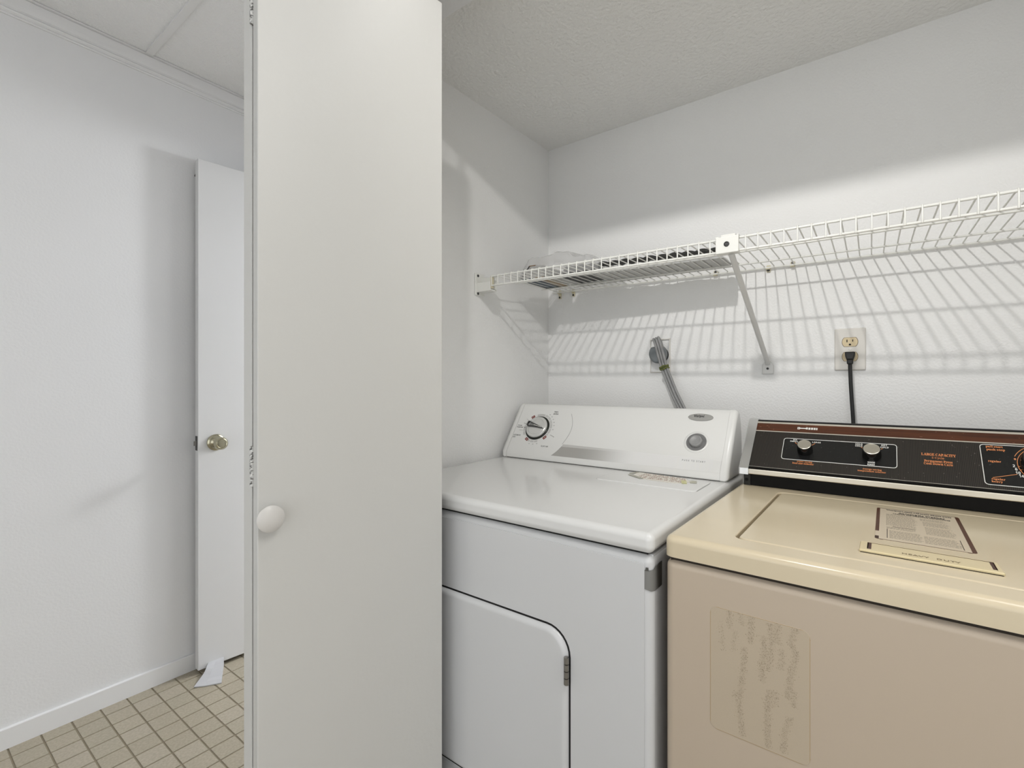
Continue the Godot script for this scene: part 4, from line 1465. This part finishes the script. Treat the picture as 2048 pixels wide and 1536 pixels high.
	# clips along the wall
	for q in [[-0.9565, 1.4945], [-0.897, 1.4975], [-0.3897, 1.5110], [-0.2418, 1.4985], [-0.1792, 1.5085]]:
		var c := Node3D.new()
		c.name = "wall_clip"
		t.add_child(c, true)
		var hy := deck(q[0], 1.59)
		b = from(t)
		b.rbox(V(q[0] - 0.0055, minf(q[1], hy) - 0.008, 1.6), V(q[0] + 0.0055, maxf(q[1], hy) + 0.004, 1.594), 0.0018, 2)
		b.rbox(V(q[0] - 0.0055, hy - 0.0095, 1.597), V(q[0] + 0.0055, hy - 0.0072, 1.584), 0.001, 1)
		part(c, "clip_body", b, M.clip)
		b = from(t)
		b.lathe([Vector2(0.0040, 0), Vector2(0.0036, 0.0014), Vector2(0.0018, 0.0018), Vector2(0, 0.0007)], Transform3D(Basis.IDENTITY, V(q[0], q[1] - 0.003 if q[1] < hy else q[1], 1.594)), 12)
		part(c, "screw", b, M.dark_steel)


func shelf_goods():
	# a folded sheet of grey plastic with a dark crumpled fold along its front
	var t := thing("plastic_sheet", V(-0.55, 1.502, 1.46), "long folded grey plastic sheet with a dark crumpled front fold on the wire shelf", "plastic sheet")
	var fn := FastNoiseLite.new()
	fn.seed = 8
	fn.frequency = 9.0
	fn.fractal_octaves = 3
	var b := from(t)
	var nx := 60
	var grid := func(w: MB, x0: float, x1: float, d0: float, d1: float, low: float, high: float, rough: float) -> void:
		var nd := 16
		var net := []
		for i in nx + 1:
			var row := []
			var f := float(i) / nx
			for j in nd + 1:
				var q := float(j) / nd
				var x := lerpf(x0, x1, f)
				var d := lerpf(d0 + 0.03 * f, d1 - 0.012 * f, q)
				var edge := smoothstep(0.0, 0.10, q) * smoothstep(0.0, 0.10, 1.0 - q) * smoothstep(0.0, 0.03, f) * smoothstep(0.0, 0.03, 1.0 - f)
				row.append([V(x, deck(x, d) + low, d), V(x, deck(x, d) + low + 0.001 + (high + rough * fn.get_noise_2d(x * 1.6, d * 1.6)) * edge, d)])
			net.append(row)
		for i in nx:
			for j in nd:
				for s in 2:
					w.flat(net[i][j][s], net[i + 1][j][s], net[i + 1][j + 1][s], net[i][j + 1][s], Vector3.UP if s else Vector3.DOWN)
			for j in [0, nd]:
				w.flat(net[i][j][0], net[i + 1][j][0], net[i + 1][j][1], net[i][j][1], V(0, 0, -1) if j == 0 else V(0, 0, 1))
		for j in nd:
			for i in [0, nx]:
				w.flat(net[i][j][0], net[i][j + 1][0], net[i][j + 1][1], net[i][j][1], Vector3.LEFT if i == 0 else Vector3.RIGHT)
	grid.call(b, -0.856, -0.322, 1.372, 1.560, 0.0022, 0.014, 0.010)
	part(t, "sheet_body", b, mat(Color(0.80, 0.80, 0.79), 0.4))
	b = from(t)
	grid.call(b, -0.813, -0.715, 1.366, 1.50, 0.0020, 0.036, 0.008)
	part(t, "dark_end", b, mat(Color(0.17, 0.17, 0.165), 0.4), "dark folded end")
	b = from(t)
	var path := []
	for i in 97:
		var f := i / 96.0
		var x := lerpf(-0.80, -0.322, f)
		var d := 1.374 + 0.030 * f
		path.append(V(x, deck(x, d) + 0.026 + 0.0045 * absf(sin(f * PI * 13.0)) - 0.004 * f, d + 0.002 * sin(f * 40.0)))
	b.sweep(PackedVector2Array([Vector2(-0.012, -0.006), Vector2(0.004, -0.008), Vector2(0.010, -0.002), Vector2(0.006, 0.006), Vector2(-0.002, 0.007), Vector2(-0.010, 0.002)]), path, Vector3.UP, false)
	part(t, "crumpled_fold", b, mat(Color(0.22, 0.22, 0.215), 0.3, 0.2), "dark crumpled fold")
	# book at the corner end
	var k := thing("book", V(-0.90, 1.502, 1.41), "thick dark book with a tan edge lying in the shelf corner", "book")
	var y0 := 0.0085
	b = MB.new()
	b.rbox(Vector3(-0.052, y0, -0.095), Vector3(0.000, y0 + 0.0025, 0.082), 0.001, 1)
	part(k, "cover", b, mat(Color(0.22, 0.30, 0.36), 0.4), "dark blue cover")
	b = MB.new()
	b.rbox(Vector3(0.000, y0, -0.095), Vector3(0.038, y0 + 0.0025, 0.082), 0.001, 1)
	part(k, "cover_panel", b, mat(Color(0.62, 0.54, 0.42), 0.4), "tan panel of the cover")
	b = MB.new()
	for i in 12:
		var yy := y0 + 0.003 + 0.038 * i / 12.0
		b.box(Vector3(-0.046 + 0.0030 * i, yy, -0.093), Vector3(0.0355 + 0.0008 * (i % 3), yy + 0.0026, 0.080 + 0.0007 * (i % 2)))
	part(k, "pages", b, mat(Color(0.66, 0.655, 0.63), 0.8))
	b = MB.new()
	b.prism(PackedVector2Array([Vector2(-0.0555, y0), Vector2(-0.0520, y0), Vector2(-0.0120, y0 + 0.0410), Vector2(-0.0155, y0 + 0.0425)]), Transform3D.IDENTITY, -0.095, 0.083)
	part(k, "spine", b, mat(Color(0.06, 0.055, 0.05), 0.4))
	b = MB.new()
	b.rbox(Vector3(-0.0155, y0 + 0.0415, -0.095), Vector3(0.010, y0 + 0.0440, 0.083), 0.001, 1)
	part(k, "cover_edge", b, mat(Color(0.52, 0.40, 0.26), 0.4))

	# clear plastic bag drawn over both
	var g := thing("plastic_bag", V(-0.72, 1.502, 1.45), "crumpled clear plastic bag draped over the book and the folded sheet", "bag")
	b = from(g)
	var nd := 24
	var net := []
	for i in nx + 1:
		var row := []
		var f := float(i) / nx
		var x := lerpf(-0.957, -0.66, f)
		for j in nd + 1:
			var q := float(j) / nd
			var d := lerpf(1.322, 1.572, q)
			var top := 0.030 * (1.0 - smoothstep(0.45, 0.95, f)) + 0.046
			var edge := smoothstep(0.0, 0.05, q) * smoothstep(0.0, 0.12, 1.0 - q) * smoothstep(-0.05, 0.16, f) * smoothstep(0.0, 0.10, 1.0 - f)
			var y := deck(x, d) + 0.003 + (top + 0.014 * fn.get_noise_2d(x, d)) * edge
			row.append(V(x, y, d))
		net.append(row)
	for i in nx:
		for j in nd:
			var nn := []
			for o in [[0, 0], [1, 0], [1, 1], [0, 1]]:
				var a: int = clampi(i + o[0], 1, nx - 1)
				var c: int = clampi(j + o[1], 1, nd - 1)
				var m: Vector3 = (net[a + 1][c] - net[a - 1][c]).cross(net[a][c + 1] - net[a][c - 1]).normalized()
				nn.append(m if m.y > 0.0 else -m)
			b.quad(net[i][j], net[i + 1][j], net[i + 1][j + 1], net[i][j + 1], nn[0], nn[1], nn[2], nn[3])
	var film := mat(Color(0.95, 0.95, 0.95, 0.28), 0.14)
	film.transparency = BaseMaterial3D.TRANSPARENCY_ALPHA
	part(g, "film", b, film)


# ------------------------------------------------------------------ outlets and cords
func outlets():
	# duplex outlet
	var t := thing("duplex_outlet", V(-0.0445, 1.254, 1.6), "white duplex outlet plate with ivory sockets above the washing machine", "outlet")
	var home := t.transform.affine_inverse()
	var at := home * Transform3D(Basis.IDENTITY, V(-0.0445, 1.254, 1.6))
	var b := MB.new(at)
	b.prism(rrect(-0.035, -0.0571, 0.035, 0.0571, 0.003, 3), Transform3D.IDENTITY, 0.0, 0.0055, 0.0035, 3, false)
	part(t, "plate", b, M.plate)
	for sy in [1.0, -1.0]:
		var c := Vector2(0, 0.0197 * sy)
		var shape := PackedVector2Array()
		for k in 40:
			var p := Vector2(cos(TAU * k / 40.0), sin(TAU * k / 40.0)) * 0.0174
			shape.append(c + Vector2(p.x, clampf(p.y, -0.0122, 0.0122)))
		var rim := PackedVector2Array()
		for p in shape:
			rim.append(c + (p - c) * 1.05)
		b = MB.new(at)
		b.prism(rim, Transform3D.IDENTITY, 0.004, 0.0058, 0.0, 1, false)
		part(t, "socket_gap", b, M.brown_ink)
		var s := Node3D.new()
		s.name = "socket"
		t.add_child(s, true)
		b = MB.new(at)
		b.prism(shape, Transform3D.IDENTITY, 0.004, 0.0070, 0.0008, 2, false)
		part(s, "socket_face", b, M.ivory)
		b = MB.new(at)
		for q in [[-0.0066, 0.0030, 0.0011, 0.0036], [0.0062, 0.0034, 0.0010, 0.0030]]:
			b.prism(PackedVector2Array([c + Vector2(q[0] - q[2], q[1] - q[3]), c + Vector2(q[0] + q[2], q[1] - q[3]), c + Vector2(q[0] + q[2], q[1] + q[3]), c + Vector2(q[0] - q[2], q[1] + q[3])]), Transform3D.IDENTITY, 0.006, 0.00715, 0.0, 1, false)
		var u := PackedVector2Array([c + Vector2(0.0026, -0.0092), c + Vector2(0.0026, -0.0068)])
		for k in 7:
			u.append(c + Vector2(0.0026 * cos(PI * k / 6.0), -0.0068 + 0.0024 * sin(PI * k / 6.0)))
		u.append(c + Vector2(-0.0026, -0.0092))
		b.prism(u, Transform3D.IDENTITY, 0.006, 0.00715, 0.0, 1, false)
		part(s, "slots", b, mat(Color(0.09, 0.05, 0.03), 0.7))
	b = MB.new(at)
	b.lathe([Vector2(0.0034, 0.0054), Vector2(0.0030, 0.0064), Vector2(0, 0.0066)], Transform3D.IDENTITY, 14)
	part(t, "screw", b, M.plate)
	# washer cord
	var w := thing("power_cord", V(-0.0445, 1.234, 1.585), "black power cord plugged into the lower socket above the washing machine", "power cord")
	b = from(w)
	var prof := PackedVector2Array([Vector2(-0.0115, 0.0100), Vector2(-0.0095, 0.0118), Vector2(0.0095, 0.0118), Vector2(0.0115, 0.0100), Vector2(0.0105, 0.0000), Vector2(0.0075, -0.0100), Vector2(-0.0075, -0.0100), Vector2(-0.0105, 0.0000)])
	b.prism(prof, Transform3D(Basis.IDENTITY, V(-0.0440, 1.2345, 1.5928)), 0.0, 0.026, 0.004, 3, true)
	part(w, "plug", b, M.rubber)
	b = from(w)
	b.rbox(V(-0.0510, 1.2130, 1.5855), V(-0.0370, 1.2275, 1.5700), 0.003, 3)
	part(w, "strain_relief", b, M.rubber)
	b = from(w)
	var oval := PackedVector2Array()
	for k in 16:
		oval.append(Vector2(0.0046 * cos(TAU * k / 16.0), 0.0032 * sin(TAU * k / 16.0)))
	b.sweep(oval, [V(-0.0440, 1.2250, 1.5775), V(-0.0438, 1.205, 1.5775), V(-0.0425, 1.165, 1.578), V(-0.0400, 1.115, 1.577), V(-0.0372, 1.070, 1.574), V(-0.035, 1.02, 1.57), V(-0.03, 0.90, 1.56), V(-0.02, 0.75, 1.55)], Vector3(0, 0, 1))
	part(w, "cord", b, M.rubber)
	# dryer outlet
	var o := thing("dryer_outlet", V(-0.567, 1.2545, 1.6), "pale outlet plate with a large black socket above the dryer", "outlet")
	at = o.transform.affine_inverse() * Transform3D(Basis.IDENTITY, V(-0.567, 1.2545, 1.6))
	b = MB.new(at)
	b.prism(rrect(-0.0345, -0.0571, 0.0345, 0.0571, 0.002, 3), Transform3D.IDENTITY, 0.0, 0.0055, 0.0035, 3, false)
	part(o, "plate", b, M.plate)
	b = MB.new(at)
	b.lathe([Vector2(0.0270, 0.004), Vector2(0.0270, 0.010), Vector2(0.0255, 0.012), Vector2(0, 0.012)], Transform3D(Basis.IDENTITY, Vector3(0.002, 0.003, 0)), 36)
	part(o, "socket", b, M.black)
	# dryer cord: three strands side by side, folded and tied
	var g := thing("appliance_cord", V(-0.562, 1.258, 1.56), "flat grey three-strand dryer cord tied with a green twist tie", "power cord")
	b = from(g)
	var cap := PackedVector2Array()
	for k in 40:
		var p := Vector2(cos(TAU * k / 40.0), sin(TAU * k / 40.0)) * 0.0275
		cap.append(Vector2(p.x, minf(p.y, 0.0225) * (1.14 if p.y < 0.0 else 1.12)))
	b.prism(cap, Transform3D(Basis(Vector3(0, 0, 1), deg_to_rad(8.0)), V(-0.5660, 1.2595, 1.588)), 0.0, 0.030, 0.009, 4, true)
	part(g, "plug", b, M.grey_plug)
	var mid := [V(-0.5560, 1.2700, 1.572), V(-0.5610, 1.2950, 1.568), V(-0.5650, 1.3070, 1.560), V(-0.5645, 1.3085, 1.551), V(-0.5554, 1.2870, 1.5455), V(-0.5448, 1.2507, 1.543), V(-0.5342, 1.2133, 1.543), V(-0.5211, 1.1777, 1.545), V(-0.5009, 1.1297, 1.542), V(-0.4751, 1.0815, 1.535), V(-0.4540, 1.0411, 1.52), V(-0.445, 0.96, 1.50), V(-0.44, 0.80, 1.50)]
	for s in [-1, 0, 1]:
		var p := []
		for i in mid.size():
			var a: Vector3 = mid[maxi(i - 1, 0)]
			var c: Vector3 = mid[mini(i + 1, mid.size() - 1)]
			var side: Vector3 = Vector3(0.93, 0.30, 0.0) if i < 5 else (c - a).normalized().cross(Vector3(0, 0, 1)).normalized() * -1.0
			if side.x < 0.0:
				side = -side
			p.append(mid[i] + side * 0.0086 * s)
		b = from(g)
		var smooth_path := []
		for i in p.size() - 1:
			var p0: Vector3 = p[maxi(i - 1, 0)]
			var p3: Vector3 = p[mini(i + 2, p.size() - 1)]
			for k in 4:
				smooth_path.append(p[i].cubic_interpolate(p[i + 1], p0, p3, k / 4.0))
		smooth_path.append(p[-1])
		b.tube(smooth_path, 0.0041, 12, Vector3(0, 0, 1))
		part(g, "strand", b, M.grey_cord)
	var tie := Node3D.new()
	tie.name = "twist_tie"
	g.add_child(tie)
	var dir: Vector3 = (mid[7] - mid[5]).normalized()
	for k in 3:
		b = from(g)
		var c: Vector3 = V(-0.5342, 1.2133, 1.543) + dir * (0.0042 * (k - 1))
		var loop := []
		var sd := dir.cross(Vector3(0, 0, 1)).normalized()
		for i in 25:
			var a := TAU * i / 24.0
			loop.append(c + sd * 0.0142 * cos(a) * (1.0 + 0.03 * sin(5.0 * a + k)) + Vector3(0, 0, 1) * 0.0062 * sin(a) + dir * 0.0010 * sin(3.0 * a + 2.0 * k))
		b.tube(loop, 0.0023, 8, dir)
		part(tie, "twist", b, mat(Color(0.40, 0.42, 0.22), 0.7) if k != 1 else mat(Color(0.32, 0.35, 0.17), 0.7), "green tie")
